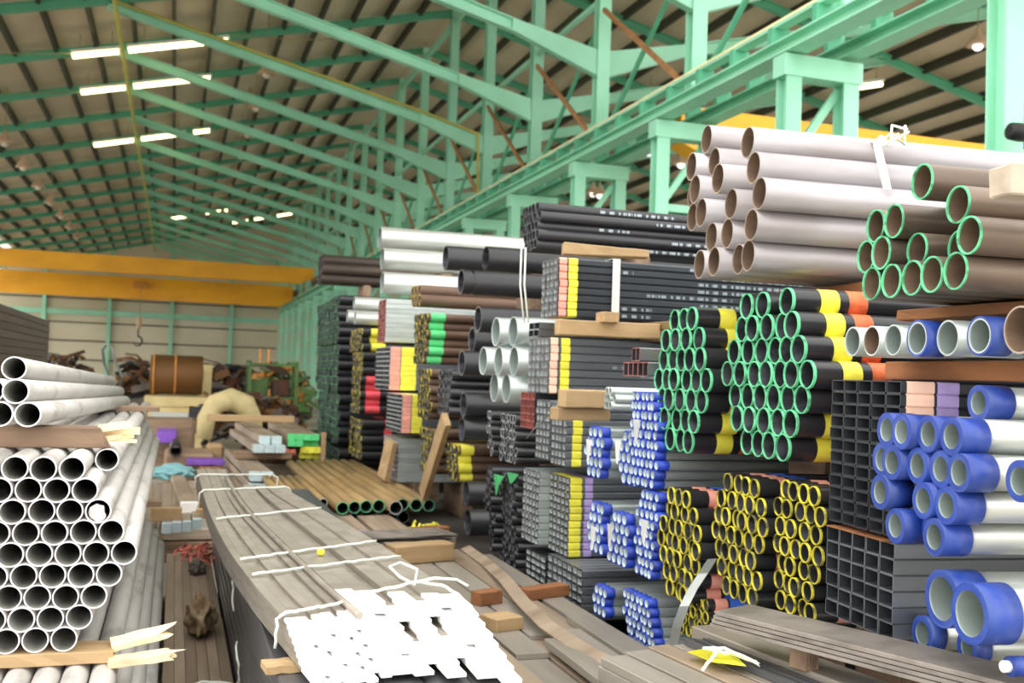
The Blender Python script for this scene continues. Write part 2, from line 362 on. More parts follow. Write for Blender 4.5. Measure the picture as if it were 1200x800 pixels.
# ================================================================== THE HALL
UP, ZR, ZJ, SL = 9.0, 14.95, 9.2, .244          # post row, ridge height, strut joint height, roof slope
UL, UR_ = -16.0, 34.0; V0, V1 = -5.0, 92.0
roofz = lambda u: ZR - SL*abs(u-UP)
PV = [12.45 + 4.546*k for k in range(18)]
bm = bmesh.new(); box(bm, -60, 60, -40, V1+.3, -.2, 0); struct('floor', bm, 'concrete')
def panel(bm, u0, u1, v0, v1, t=.04):
    v = [bm.verts.new((u, w, roofz(u)+.24+dz)) for dz in (0, t) for u, w in ((u0, v0), (u1, v0), (u1, v1), (u0, v1))]
    for f in ((0, 3, 2, 1), (4, 5, 6, 7), (0, 1, 5, 4), (1, 2, 6, 5), (2, 3, 7, 6), (3, 0, 4, 7)): bm.faces.new([v[i] for i in f])
bm = bmesh.new()
panel(bm, -11.6, UP, 12.5, V1); panel(bm, UP, 28.5, 12.5, V1)
struct('ceiling', bm, 'roof_deck')
bm = bmesh.new(); panel(bm, UL-1, -11.6, 12.5, V1, .02); struct('window_1', bm, 'clear_sheet')
bm = bmesh.new(); panel(bm, 28.5, UR_+1, 12.5, V1, .02); struct('added_daylight_sheet', bm, 'clear_sheet')  # translucent sheet added to the right roof slope to bring more daylight in
bm = bmesh.new()
v = [bm.verts.new((u, y, z)) for y in (V1, V1+.2) for u, z in ((UL, 0), (UR_, 0), (UR_, roofz(UR_)), (UP, ZR+.2), (UL, roofz(UL)))]
bm.faces.new(v[:5][::-1]); bm.faces.new(v[5:])
for i in range(5): bm.faces.new((v[i], v[(i+1) % 5], v[5+(i+1) % 5], v[5+i]))
struct('wall_back', bm, 'wall_sheet')
n = 0
u = UL + .3
while u < UR_:
    if abs(u-UP) > .35:
        n += 1; bm = bmesh.new(); z = roofz(u)
        beam(bm, (u, 12.3, z+.09), (u, V1-.1, z+.09), .11, .28); struct(f'trim_{n}', bm, 'purlin')
    u += 1.17
for z in (2.2, 3.78, 5.3, 7.3, 9.0, 10.6):
    n += 1; bm = bmesh.new(); beam(bm, (-15.5, V1-.06, z), (8.4, V1-.06, z), .08, .1); struct(f'trim_{n}', bm, 'purlin')
n += 1; bm = bmesh.new(); beam(bm, (-15.5, V1-.2, 6.15), (8.6, V1-.2, 6.15), .2, .42); struct(f'trim_{n}', bm, 'green_steel')
for u in (-15.4, -10.4, -5.4, -.46, 4.45):
    n += 1; bm = bmesh.new(); ibeam(bm, (u, V1-.28, 0), (u, V1-.28, roofz(u)), .3, .3, .03, (0, 1, 0)); struct(f'trim_{n}', bm, 'green_steel')
# portal frames: post on the runway line, two rafters to the eaves, two long struts
FW = 'nearest second third fourth fifth sixth seventh eighth ninth tenth eleventh twelfth thirteenth fourteenth fifteenth sixteenth seventeenth eighteenth farthest'.split()
FRAMES = []
def taper(bm, a, b, w, h0, h1, n=1):
    a = Vector(a); b = Vector(b); r = []
    for p, h in ((a, h0), (b, h1)): r.append([bm.verts.new(p + Vector((0, x*w/2, y*h/2))) for x, y in ((-1, -1), (1, -1), (1, 1), (-1, 1))])
    for i in range(4): bm.faces.new((r[0][i], r[0][(i+1) % 4], r[1][(i+1) % 4], r[1][i]))
    bm.faces.new(r[0][::-1]); bm.faces.new(r[1])
FM = {}
def fpart(key, fn, m):
    if key not in FM:
        bm = bmesh.new(); fn(bm); bmesh.ops.recalc_face_normals(bm, faces=bm.faces); FM[key] = mesh_from(bm, key, m)
    return FM[key]
for k, v in enumerate(PV):
    e = empty('portal_frame', (UP, v, 7.1), f'green steel roof frame with post and slanting struts, {FW[k]} along the hall', 'roof frame', 'green roof frames along the hall')
    FRAMES.append(e)
    obj('post', fpart('post', lambda bm: ibeam(bm, (0, 0, 0), (0, 0, ZR-7.1), .3, .3, .03, (0, 1, 0)), 'green_steel'), parent=e)
    for s in (-1, 1):
        eave = 25.0
        obj('rafter', fpart(f'rafter{s}', lambda bm: ibeam(bm, (s*.1, 0, ZR-7.1-.1), (s*eave, 0, roofz(UP+eave)-7.1-.1), .16, .26, .03), 'green_dark'), parent=e)
        def strut(bm):
            sl = .25; z0 = ZJ-7.1
            taper(bm, (s*.1, 0, z0-.05), (s*2.2, 0, z0+2.2*sl+.02), .2, .6, .28)
            ibeam(bm, (s*2.1, 0, z0+2.1*sl+.02), (s*11.2, 0, z0+11.2*sl), .2, .28, .03)
        obj('strut', fpart(f'strut{s}', strut, 'green_steel'), parent=e)
# longitudinal ties and X rods of each bay belong to the frame at its near side
for k in range(len(PV)-1):
    a, b = PV[k], PV[k+1]; e = FRAMES[k]
    bm = bmesh.new(); tube(bm, [(0, .15, 3.6), (0, b-a-.17, 3.6)], .075, 8); obj('tie_pipe', mesh_from(bm, 'tie_pipe', 'green_steel'), parent=e)
    bm = bmesh.new(); beam(bm, (0, .16, 7.45), (0, b-a-.18, 7.45), .14, .2); obj('ridge_beam', mesh_from(bm, 'ridge_beam', 'green_steel'), parent=e)
    for z0, z1, m in ((.65, 3.2, 'rust_rod'), (3.2, .65, 'green_dark')):
        bm = bmesh.new(); uo = -.12 if z0 < z1 else .12
        beam(bm, (uo, .5, z0), (uo, b-a-.35, z1), .07, .1); o = obj('brace_rod', mesh_from(bm, 'brace_rod', m), parent=e)
        if m == 'rust_rod': o['label'] = 'rusty orange diagonal rod'
# crane runways and their supports
def runway(u, z, lab, rail):
    e = empty('crane_runway', (u, 6.0, z), lab, 'crane runway')
    L = V1-.6-6.0
    bm = bmesh.new(); ibeam(bm, (0, 0, .1), (0, L, .1), .34, .22, .03); obj('girder', mesh_from(bm, 'girder', 'green_steel'), parent=e)
    bm = bmesh.new(); beam(bm, (0, 0, .49), (0, L, .49), .2, .05); obj('top_flange', mesh_from(bm, 'top_flange', 'green_steel'), parent=e)
    if rail:
        bm = bmesh.new(); tube(bm, [(0, 0, .57), (0, L, .57)], .045, 8); obj('rail', mesh_from(bm, 'rail', 'cream_rail'), parent=e)
    else:
        bm = bmesh.new(); beam(bm, (0, 0, .56), (0, L, .56), .08, .08); obj('rail', mesh_from(bm, 'rail', 'rusty_pipe'), parent=e)
    bm = bmesh.new(); beam(bm, (0, 0, .2), (0, 0, .47), .3, .11, up=(0, 1, 0)); sm = mesh_from(bm, 'stiffener', 'green_dark')
    for i in range(60):
        o = obj('stiffener', sm, parent=e); o.location = (0, .6+i*1.137, 0)
runway(8.5, 6.86, 'green overhead crane runway with cream rail above the tall steel stacks', True)
runway(9.5, 6.9, 'darker green crane runway just behind the cream railed one', False)
sv = [8.9, 13.1, 17.35, 21.5] + PV[3:]
for k, v in enumerate(sv):
    e = empty('runway_support', (UP, v, 0), f'green braced column pair under the crane runways, {FW[k]} along the aisle', 'support column', 'braced column pairs under the runways')
    for s in (-1, 1):
        obj('column', fpart(f'hcol{s}', lambda bm: ibeam(bm, (s*.5, 0, 0), (s*.5, 0, 6.5), .26, .28, .03, (0, 1, 0)), 'green_steel'), parent=e)
    obj('cap_beam', fpart('hcap', lambda bm: beam(bm, (-.68, 0, 6.66), (.68, 0, 6.66), .32, .32), 'green_steel'), parent=e)
    for z in (1.2, 3.2, 5.2):
        obj('cross_bar', fpart(f'hbar{z}', lambda bm: beam(bm, (-.42, 0, z), (.42, 0, z), .12, .14), 'green_steel'), parent=e)
        obj('diagonal', fpart(f'hdia{z}', lambda bm: beam(bm, (-.4, .1, z+.08), (.4, .1, z+1.2), .08, .12), 'green_steel'), parent=e)
# overhead cranes
def crane(v, u0, u1, z0, h, lab, hook=None, taper_end=True):
    e = empty('bridge_crane', (u1, v, z0), lab, 'bridge crane')
    L = u0-u1; bm = bmesh.new()
    o = [(0, h*.35), (.9, 0), (abs(L)-.9, 0), (abs(L), h*.35), (abs(L), h), (0, h)]; sgn = -1 if L < 0 else 1
    r = [[bm.verts.new((sgn*a, y, b)) for a, b in o] for y in (-.3, .3)]
    for i in range(6): bm.faces.new((r[0][i], r[0][(i+1) % 6], r[1][(i+1) % 6], r[1][i]))
    bm.faces.new(r[0]); bm.faces.new(r[1][::-1]); bmesh.ops.recalc_face_normals(bm, faces=bm.faces)
    obj('girder', mesh_from(bm, 'girder', 'crane_yellow'), parent=e)
    for a in (.25*sgn, L-.25*sgn):
        ca = 7.86-z0; a = 8.5-u1 if u0 < 9 and a > 1 else 9.5-u1 if u0 > 9 and a < 1 else a
        bm = bmesh.new(); beam(bm, (a, -1.4, ca), (a, 1.4, ca), .3, .3); c = obj('end_carriage', mesh_from(bm, 'end_carriage', 'rusty_pipe'), parent=e)
        for y in (-1.1, 1.1):
            bm = bmesh.new(); lathe(bm, [(.16, -.05), (.2, -.04), (.2, .04), (.16, .05)], 14, 'x', (a, y, ca-.14)); obj('wheel', mesh_from(bm, 'wheel', 'black_iron'), parent=c)
    if hook:
        hu, hz = hook; x = hu-u1
        bm = bmesh.new(); box(bm, x-.5, x+.5, -.75, -.32, h*.5, h*.5+.45); t = obj('hoist', mesh_from(bm, 'hoist', 'orange_bit'), parent=e); t['label'] = 'orange hoist trolley on the girder'
        bm = bmesh.new(); tube(bm, [(x, -.5, h*.6), (x, -.5, hz+1.9-z0)], .02, 6); obj('hoist_rope', mesh_from(bm, 'hoist_rope', 'wire_dull'), parent=e)
        bm = bmesh.new(); lathe(bm, [(.05, 2.2), (.18, 2.1), (.2, 1.5), (.08, 1.25)], 12, 'z', (x, -.5, hz-z0)); obj('hook_block', mesh_from(bm, 'hook_block', 'bell_tan'), parent=e)
        bm = bmesh.new(); tube(bm, [(x+.3*sin(a)-.05, -.5, hz-z0+.38+.34*cos(a)) for a in [i*.33-.1 for i in range(15)]], [.06]*8+[.06-.006*i for i in range(7)], 8)
        tube(bm, [(x-.05, -.5, hz-z0+1.3), (x-.05, -.5, hz-z0+.7)], .05, 8); obj('hook', mesh_from(bm, 'hook', 'black_iron'), parent=e)
crane(67.5, 8.35, -15.2, 7.55, 1.05, 'yellow bridge crane girder, the higher of the pair over the left aisle')
crane(80.0, 8.35, -15.2, 6.75, 1.6, 'deep yellow bridge crane girder with hanging hook, lower of the pair', hook=(-2.6, 3.3))
crane(19.2, 33.0, 9.72, 6.5, 1.15, 'yellow bridge crane girder crossing behind the tall stack of grey pipes')
# lamps
def batten(u0, u1, v, lab, grp, drop=.62):
    um = (u0+u1)/2; z = roofz(um)-drop; sl = SL*(u1-u0)/2
    e = empty('tube_lamp', (um, v, z), lab, 'lamp', grp)
    hl = (u1-u0)/2
    bm = bmesh.new(); tube(bm, [(-hl, 0, -sl), (hl, 0, sl)], .08, 8); obj('tube', mesh_from(bm, 'tube', 'lamp_glow'), parent=e)
    bm = bmesh.new(); beam(bm, (-hl-.05, 0, -sl+.13), (hl+.05, 0, sl+.13), .2, .09); obj('housing', mesh_from(bm, 'housing', 'band_white'), parent=e)
    for s in (-.7, .7):
        bm = bmesh.new(); tube(bm, [(s*hl, 0, s*sl+.15), (s*hl, 0, s*sl+drop+.05)], .012, 5); obj('hanger', mesh_from(bm, 'hanger', 'wire_dull'), parent=e)
for v, segs, w in ((PV[5]-1.3, ((-3.4, -2.08), (-1.8, 1.15)), 'nearest'), (PV[6]-1.5, ((-3.5, -2.08), (-1.8, .75)), 'second'), (PV[8]-1.8, ((-3.7, -2.12), (-1.8, -.05), (.35, 1.0)), 'third'), (PV[13]+2, ((-.7, .4), (1.6, 3.0)), 'fourth')):
    for j, (a, b) in enumerate(segs): batten(a, b, v, f'glowing tube lamp, {ORD[j]} from the left in the {w} lit row under the roof', 'tube lamps under the left roof slope')
batten(19.6, 20.9, 27.0, 'bright tube lamp under the roof above the stack of grey pipes', None, .75)
for j, u in enumerate((4.3, 5.9, 7.6)): batten(u-.55, u+.55, 81.0, f'small glowing tube lamp high before the back gable, {ORD[j]} from the left', 'far tube lamps before the gable')
bm = bmesh.new(); lathe(bm, [(.03, .1), (.05, .0), (.12, -.12), (.28, -.32), (.3, -.36), (.26, -.35)], 16); BELL = mesh_from(bm, 'bell_shade', 'bell_tan')
bm = bmesh.new(); lathe(bm, [(.02, -.3), (.1, -.33), (.13, -.4), (.08, -.47), (.01, -.5)], 12); BULB = mesh_from(bm, 'bell_bulb', 'lamp_bulb')
BOFF = BULB.copy(); BOFF.materials.clear(); BOFF.materials.append(MATS['bulb_off'])
def bell(u, v, z, lab, grp, top):
    e = empty('bell_lamp', (u, v, z), lab, 'lamp', grp)
    obj('shade', BELL, parent=e); obj('bulb', BULB if 'lit' in lab.split() else BOFF, parent=e)
    bm = bmesh.new(); tube(bm, [(0, 0, .08), (0, 0, top-z)], .012, 5); obj('cord', mesh_from(bm, 'cord', 'wire_dull'), parent=e)
for k in range(5, 13): bell(2.4, PV[k]-1.6, 11.75, f'bell shaped hanging lamp right of the tube lamps, {ORD[k-5]} in its row', 'bell lamps along the left roof slope', roofz(2.4))
for k in range(6, 13): bell(-5.9, PV[k]-.9, 9.75, f'bell shaped lamp on a long cord near the left eave, {ORD[k-6]} in its row', 'bell lamps near the left eave', roofz(-5.9))
bell(18.8, 20.6, 11.0, 'bell shaped lamp with lit bulb above the stack of grey pipes', None, roofz(18.8))
for j, (px_, py, V) in enumerate(((760, 180, 34), (798, 194, 30), (703, 230, 34), (695, 228, 36))):
    P = onV(px_, py, V); bell(P.x, V, P.z+.4, f'lit lamp seen under the crane runway, {ORD[j]} from the near end', 'lit lamps beyond the crane runway', roofz(P.x))
bm = bmesh.new(); tube(bm, [(-1.95, 13, 11.62), (-2.0, V1-.4, 11.62)], .06, 8)
tag(obj('conduit', mesh_from(bm, 'conduit', 'yellow_green')), 'yellow green conduit running along the left roof slope', 'conduit')
v4 = PV[4]
bm = bmesh.new(); tube(bm, [(UP-11, v4-.16, ZJ+2.75+.1), (UP-2.2, v4-.16, ZJ+.55+.22), (UP-.35, v4-.2, ZJ+.25), (UP-.3, v4-.2, 7.5)], .05, 8)
tag(obj('conduit', mesh_from(bm, 'conduit', 'yellow_green')), 'yellow conduit following a roof strut and bending down its post', 'conduit')
for j, (a, b) in enumerate((((-9, 30.5, 9.9), (-3.4, PV[5]-1.3, 11.4)), ((-9, 34, 9.7), (-3.5, PV[6]-1.5, 11.3)), ((1.1, PV[5]-1.3, 12.6), (6, 35.6, 13.7)))):
    bm = bmesh.new(); tube(bm, [a, (Vector(a)+Vector(b))/2-Vector((0, 0, .12)), b], .02, 5)
    tag(obj('lamp_cable', mesh_from(bm, 'lamp_cable', 'wire_dull')), f'thin slack cable leading to the {("nearest", "second", "nearest")[j]} row of tube lamps, {("left", "left", "right")[j]} side', 'cable')
# ================================================================== THE WALL OF STEEL on the right (pieces lie across, ends towards the aisle)
bm = bmesh.new(); box(bm, 2.3, 8.3, 1.7, 20.0, 0, .42); struct('trim_base', bm, 'plinth')
GP = ['grey_pipe', 'pipe_rim', 'pipe_bore']
BARE = ['bare_pipe', 'bare_rim', 'bare_bore']
GR = ['black_pipe', 'green_rim', 'black_bore', 'green_rim', 'band_yellow', 'band_orange']
YR = ['black_pipe', 'yellow_rim', 'black_bore', 'yellow_rim', 'band_pink', 'band_blue']
RG = ['rusty_pipe', 'green_rim', 'bare_bore', 'green_rim']
# top: large bare pipes
hexb('bare_steel_pipe', 'bare grey steel pipe', 'the topmost right stack', 'bare grey pipes topping the right stack', (876, 167), 2.2, .13,
     [(0, 5), (-1, 6), (-2, 6), (-1, 5), (0, 4)], BARE, .0045, yaw=-7, pitch=.7, pitch_z=.1165, seg=28, skip={(0, 2)}, stag=.05,
     recess={(0, 1): .12, (1, 1): .3, (2, 1): .28, (1, 3): .2, (2, 3): .12, (3, 1): .1, (0, 0): 0, (1, 0): 0, (2, 0): 0, (3, 0): 0, (4, 0): .02})
d, f, n_ = axes(-7, .7); P = onU(876, 167, 2.2) + f*(.13*1.006*3.5) + n_*.1165
put('bare_steel_pipe', pipe_mesh(.13, .0045, 6.0, 28, BARE), frame(P, d, f, n_), 'bare grey steel pipe lying alone on top of the topmost right stack', 'pipe', 'bare grey pipes topping the right stack', .13)
# rusted pipes with green rims, top right corner
hexb('green_edged_rusty_pipe', 'green-edged rusty pipe', 'the top right pile', 'rusty green-edged pipes top right', (1083, 213), 2.1, .108,
     [(0, 2), (-3, 5), (-4, 6), (-3, 5)], RG, .005, yaw=-7, pitch=.6, seg=28, bands=((0, .006, 3),), skip={(1, 1)},
     recess={(0, 1): .18, (1, 2): .3, (1, 0): 0, (2, 0): 0, (2, 1): .1, (2, 2): .12, (2, 3): .05})
# row of short galvanised pipes
d, f, n_ = axes(-7, 0)
for j, (v, z, D, mt, lab, collar) in enumerate(((2.90, 2.061, .099, ['galv', 'galv', 'galv_bore'], 'plain galvanised pipe end', 0), (2.80, 2.061, .099, ['galv', 'galv', 'bare_bore'], 'galvanised pipe end with rusty bore', 0),
        (2.695, 2.061, .099, ['galv', 'galv', 'galv_bore'], 'plain galvanised pipe end', 0), (2.585, 2.064, .1, ['galv', 'galv', 'galv_bore'], 'galvanised pipe with blue collar', 1),
        (2.455, 2.061, .106, ['galv', 'galv', 'galv_bore'], 'larger plain galvanised pipe end', 0), (2.33, 2.064, .1, ['galv', 'galv', 'galv_bore'], 'galvanised pipe with blue collar', 1), (2.185, 2.076, .13, BARE, 'wide rusty bare pipe end', 0))):
    parts = ()
    if collar: parts = (('end_collar', profile_tube(circ(.113, 28), circ(.1, 28), .08, [], ['blue_paint', 'blue_paint', 'blue_paint'], True), 'blue end collar'),)
    put('galvanised_pipe' if j < 6 else 'rusty_pipe', pipe_mesh(D, .005, 6.0, 28, mt), frame(Vector((2.15, v, z)), d, f, n_), f'{lab}, {ORD[j]} from left in the row above square tubes', 'pipe', 'row of pipes on the brown timber', D, parts)
# blue-collared galvanised pipes, right
COLL = profile_tube(circ(.104, 28), circ(.0935, 28), .085, [], ['blue_paint', 'blue_paint', 'blue_paint'], True)
hexb('blue_collared_pipe', 'blue-collared pipe', 'the right-hand blue pile', 'blue collared galvanised pipes', (1110, 511), 2.0, .0935, [(0, 4), (-1, 5), (0, 4), (1, 3)], ['galv_white', 'blue_paint', 'galv_bore'], .012, yaw=-8, pitch_z=.0935, seg=28, sp=.1045,
     parts=(('end_collar', COLL, 'blue end collar'),), stag=.02, recess={(2, 2): .07, (3, 1): .06, (2, 0): .0})
d, f, n_ = axes(-8, 0)
put('blue_collared_pipe', pipe_mesh(.0935, .012, 6.0, 28, ['galv_white', 'blue_paint', 'galv_bore']), frame(Vector((1.98, 2.005, 1.69)), d, f, n_), 'blue collared galvanised pipe cut by the right edge of the photo', 'pipe', 'blue collared galvanised pipes', .09, (('end_collar', COLL, 'blue end collar'),))
put('blue_collared_pipe', pipe_mesh(.0935, .012, 5.6, 28, ['galv_white', 'blue_paint', 'galv_bore']), frame(onU(1110, 511, 2.0)+f*.157+n_*.092+d*.2, d, f, n_), 'blue collared pipe set back on top of the right-hand blue pile', 'pipe', 'blue collared galvanised pipes', .09, (('end_collar', COLL, 'blue end collar'),))
def collared(P, D, lab, w=.1, inner='galv_bore', t=.014):
    c = profile_tube(circ(D+.012, 32), circ(D, 32), w, [], ['blue_paint', 'blue_paint', 'blue_paint'], True)
    put('large_collared_pipe', pipe_mesh(D, t, 6.0, 32, ['galv_white', 'blue_paint', inner]), frame(Vector(P), d, f, n_), lab, 'pipe', 'large blue collared pipes low right', D, (('end_collar', c, 'blue end collar'),))
collared((2.0, 2.185, 1.326), .148, 'large galvanised pipe with blue collar, nearest in the low right corner')
collared((2.06, 2.356, 1.326), .148, 'large galvanised pipe with blue collar, left of its equal low right')
collared((2.22, 2.62, 1.157), .10, 'blue collared pipe half hidden behind the scaled steel plate', .05)
collared((2.24, 2.455, 1.157), .085, 'blue collared pipe squeezed below the two large ones', .05)
collared((2.08, 2.13, 1.2), .04, 'small blue collared pipe with white plug beside the plate', .05)
bm = bmesh.new(); lathe(bm, [(.014, -.02), (.0155, -.018), (.0155, -.001)], 20, 'x')
o = obj('end_plug', mesh_from(bm, 'end_plug', 'tag_white'), mw=frame(Vector((2.08, 2.13, 1.2)), d, f, n_)); tag(o, 'round white plug in the small blue collared pipe', 'plug')
# square tubes
SQB = ['sq_black', 'sq_black', 'sq_bore', 'band_peach', 'band_lilac']
SQG = ['sq_grey', 'sq_grey', 'sq_bore']
LT = dict(t=.0075)
rectb('rectangular_tube', 'peach and lilac banded tube', 'the tall block', 'dark tubes of the tall block right', 962, 1056, 446, 632, 5, 12, 2.17, SQB, yaw=-5, bands=((.02, .12, 3), (.13, .21, 4)))
rectb('rectangular_tube', 'slate grey tube', 'the rust-topped block', 'slate grey tubes of the rust-topped block', 958, 1048, 637, 752, 5, 6, 2.17, SQG, .003, yaw=-5)
bm = bmesh.new(); box(bm, 0, 1.6, -.17, .18, 0, .004); d, f, n_ = axes(-5, 0)
o = obj('rust_sheet', mesh_from(bm, 'rust_sheet', 'wood_rust'), mw=frame(Vector((2.17, 2.89, onU(1048, 637, 2.17).z+.001)), d, f, n_)); tag(o, 'thin rusty sheet covering the slate grey tube block', 'sheet')
# green-rimmed black pipes
GB = ((0, .012, 3), (.12, .2, 4), (.24, .32, 5))
hexb('green_rimmed_pipe', 'green-rimmed black pipe', 'the right green bundle', 'green-rimmed pipes, right bundle', (922, 353), 2.2, .106, [(0, 4), (-1, 5), (-2, 6), (-3, 7), (-2, 6), (-1, 5), (0, 4)], GR, .0045, yaw=-4, seg=28, bands=GB, recess={(0, 1): .08})
hexb('green_rimmed_pipe', 'green-rimmed black pipe', 'the left green bundle', 'green-rimmed pipes, left bundle', (810, 373), 2.2, .106, [(0, 3), (-1, 4), (-2, 5), (-3, 6), (-2, 5), (-1, 4), (0, 3)], GR, .0045, yaw=-3, seg=28, bands=GB)
# yellow-rimmed black pipes
YB = ((0, .01, 3), (.1, .17, 4), (.19, .26, 5))
hexb('yellow_rimmed_pipe', 'yellow-rimmed black pipe', 'the left yellow bundle', 'yellow-rimmed pipes, left bundle', (805, 585), 2.2, .0785, [(0, 3), (-1, 4), (-2, 5), (-3, 6), (-2, 5), (-1, 4), (0, 3)], YR, .0038, yaw=-3, pitch_z=.0705, bands=YB)
hexb('yellow_rimmed_pipe', 'yellow-rimmed black pipe', 'the middle yellow bundle', 'yellow-rimmed pipes, middle bundle', (883, 572), 2.2, .0765, [(0, 4), (-1, 5), (-2, 6), (-1, 6), (0, 5), (-1, 5), (0, 4)], YR, .0038, yaw=-4, pitch_z=.0715, bands=YB)
hexb('yellow_rimmed_pipe', 'yellow-rimmed black pipe', 'the right yellow bundle', 'yellow-rimmed pipes, right bundle', (953, 581), 2.2, .0725, [(0, 4), (-1, 5), (0, 4), (-1, 5), (0, 4), (1, 4), (0, 4)], YR, .0038, yaw=-4, pitch_z=.0697, bands=YB)
hexb('yellow_rimmed_pipe', 'yellow-rimmed black pipe', 'the low strapped bundle', 'yellow-rimmed pipes, low bundle', (823, 709), 2.25, .055, [(0, 4), (-1, 5), (0, 4), (1, 4)], ['black_pipe', 'yellow_rim', 'black_bore', 'yellow_rim', 'band_pink', 'band_blue'], .004, yaw=-3, bands=((0, .006, 3), (.04, .1, 4), (.11, .2, 5)))
# small blue-tipped galvanised pipes
BL = ['galv', 'blue_deep', 'dot_bore', 'blue_deep']
def blues(phrase, ref, U, D, rows, tip=.05, pz=None):
    hexb('blue_tipped_pipe', 'small blue-tipped pipe', phrase, f'blue-tipped pipes, {phrase}', ref, U, D, rows, BL, D*.1, pitch_z=pz, seg=14, bands=((0, tip, 3),), stag=.005)
blues('the tall blue bundle', (763, 465), 2.2, .0475, [(0, 5), (-1, 6), (-2, 6), (-3, 7), (-2, 6), (-3, 7), (-2, 6), (-3, 6), (-2, 6), (-1, 5)], .06, .0465)
blues('the upper left blue bundle', (703, 507), 2.2, .062, [(0, 3), (-1, 4), (0, 4), (-1, 4), (0, 3)])
blues('the upper middle blue bundle', (738, 512), 2.24, .062, [(0, 2), (1, 2), (0, 3), (-1, 3), (-2, 3)])
blues('the lower left blue bundle', (706, 597), 2.2, .061, [(0, 3), (1, 3), (0, 4), (1, 3), (0, 3)])
blues('the lower middle blue bundle', (732, 609), 2.2, .061, [(0, 3), (-1, 4), (0, 4), (-1, 4), (0, 4)])
blues('the lower right blue bundle', (769, 583), 2.2, .0475, [(0, 4), (1, 4), (0, 5), (1, 4), (2, 4), (1, 5), (2, 4), (1, 4), (2, 4)], .05, .0465)
blues('the bottom left blue bundle', (709, 695), 2.2, .058, [(0, 3), (1, 3), (0, 3)])
blues('the bottom right blue bundle', (757, 707), 2.2, .0475, [(0, 6), (-1, 6), (-2, 7), (-3, 7), (-4, 7), (-5, 7)], .05)
# strapped square-tube blocks, middle
ST = ['sq_stencil', 'sq_black', 'sq_end_light', 'band_pink', 'band_yellow']
rectb('square_tube', 'pink and yellow banded tube', 'the strapped block', 'tubes of the strapped block', 635, 655, 301, 370, 4, 8, 2.2, ST, bands=((.01, .06, 3), (.07, .13, 4)), **LT)
rectb('square_tube', 'peach and yellow banded tube', 'the unstrapped block', 'tubes of the peach-banded block', 619, 644, 395, 461, 5, 7, 2.2, ['sq_grey_stencil', 'sq_black', 'sq_end_light', 'band_peach', 'band_yellow'], bands=((.01, .06, 3), (.08, .14, 4)), **LT)
rectb('square_tube', 'loose grey tube', 'the pile on the peach-banded block', 'loose tubes above the peach-banded block', 620, 632, 377, 394, 2, 2, 2.2, SQG)
rectb('brown_end_tube', 'rusty-ended tube', 'the low row by the green bundle', 'rusty ended tubes beside the green bundle', 731, 760, 424, 441, 5, 1, 2.2, ['sq_grey', 'sq_end_red', 'sq_bore'])
rectb('brown_end_tube', 'rusty-ended tube', 'the upper pair by the green bundle', 'rusty ended tubes beside the green bundle, upper pair', 740, 750, 407, 423, 2, 1, 2.2, ['sq_grey', 'sq_end_red', 'sq_bore'])
rectb('red_end_tube', 'red-ended tube', 'the block behind the hanging strap', 'red ended tubes behind the hanging strap', 610, 627, 460, 503, 4, 5, 2.2, ['sq_black', 'sq_end_red', 'sq_end_red'])
rectb('square_tube', 'dark tube', 'the plain block below pale timber', 'dark tubes, left block under the pale timber', 628, 645, 469, 540, 4, 8, 2.2, ['sq_grey', 'sq_black', 'sq_end_light'], **LT)
rectb('square_tube', 'yellow-banded dark tube', 'the block below pale timber', 'dark tubes, right block under the pale timber', 646, 665, 473, 548, 4, 8, 2.21, ['sq_grey', 'sq_black', 'sq_end_light', 'band_yellow'], bands=((.04, .1, 3),), **LT)
rectb('square_tube', 'silver-banded tube', 'the wide block', 'tubes of the wide block, left part', 612, 633, 553, 641, 5, 10, 2.2, ['galv', 'sq_black', 'sq_end_light'], **LT)
rectb('square_tube', 'yellow-banded tube', 'the yellow-banded block', 'tubes of the yellow-banded block', 643, 668, 560, 655, 5, 11, 2.26, ['sq_grey', 'sq_black', 'sq_end_light', 'band_yellow', 'band_lilac'], bands=((0.005, .08, 3), (.1, .15, 4)), **LT)
rectb('square_tube', 'dark tube', 'the lowest block', 'dark tubes of the lowest block', 616, 640, 653, 702, 4, 6, 2.22, ['sq_black', 'sq_black', 'sq_end_light'], **LT)
rectb('square_tube', 'grey tube', 'the lowest block beside blue bundles', 'grey tubes of the lowest block', 641, 683, 668, 730, 7, 6, 2.22, ['sq_grey', 'sq_black', 'sq_end_light'], **LT)
# black pipes over the strapped block
hexb('black_pipe', 'stencilled black pipe', 'the bundle over strapped block', 'black stencilled pipes over the strapped block', (630, 243), 2.2, .068, [(0, 5), (-1, 5), (0, 5), (-1, 5), (0, 4)], ['black_stencil', 'black_pipe', 'black_bore'], .005, seg=18)
# threaded galvanised ends
hexb('threaded_pipe', 'thin threaded pipe', 'the pile by pale timber', 'threaded pipe ends beside the pale timber', (716, 458), 2.25, .045, [(0, 2), (-1, 3), (0, 3)], ['galv', 'galv', 'galv_bore'], .006, seg=14)
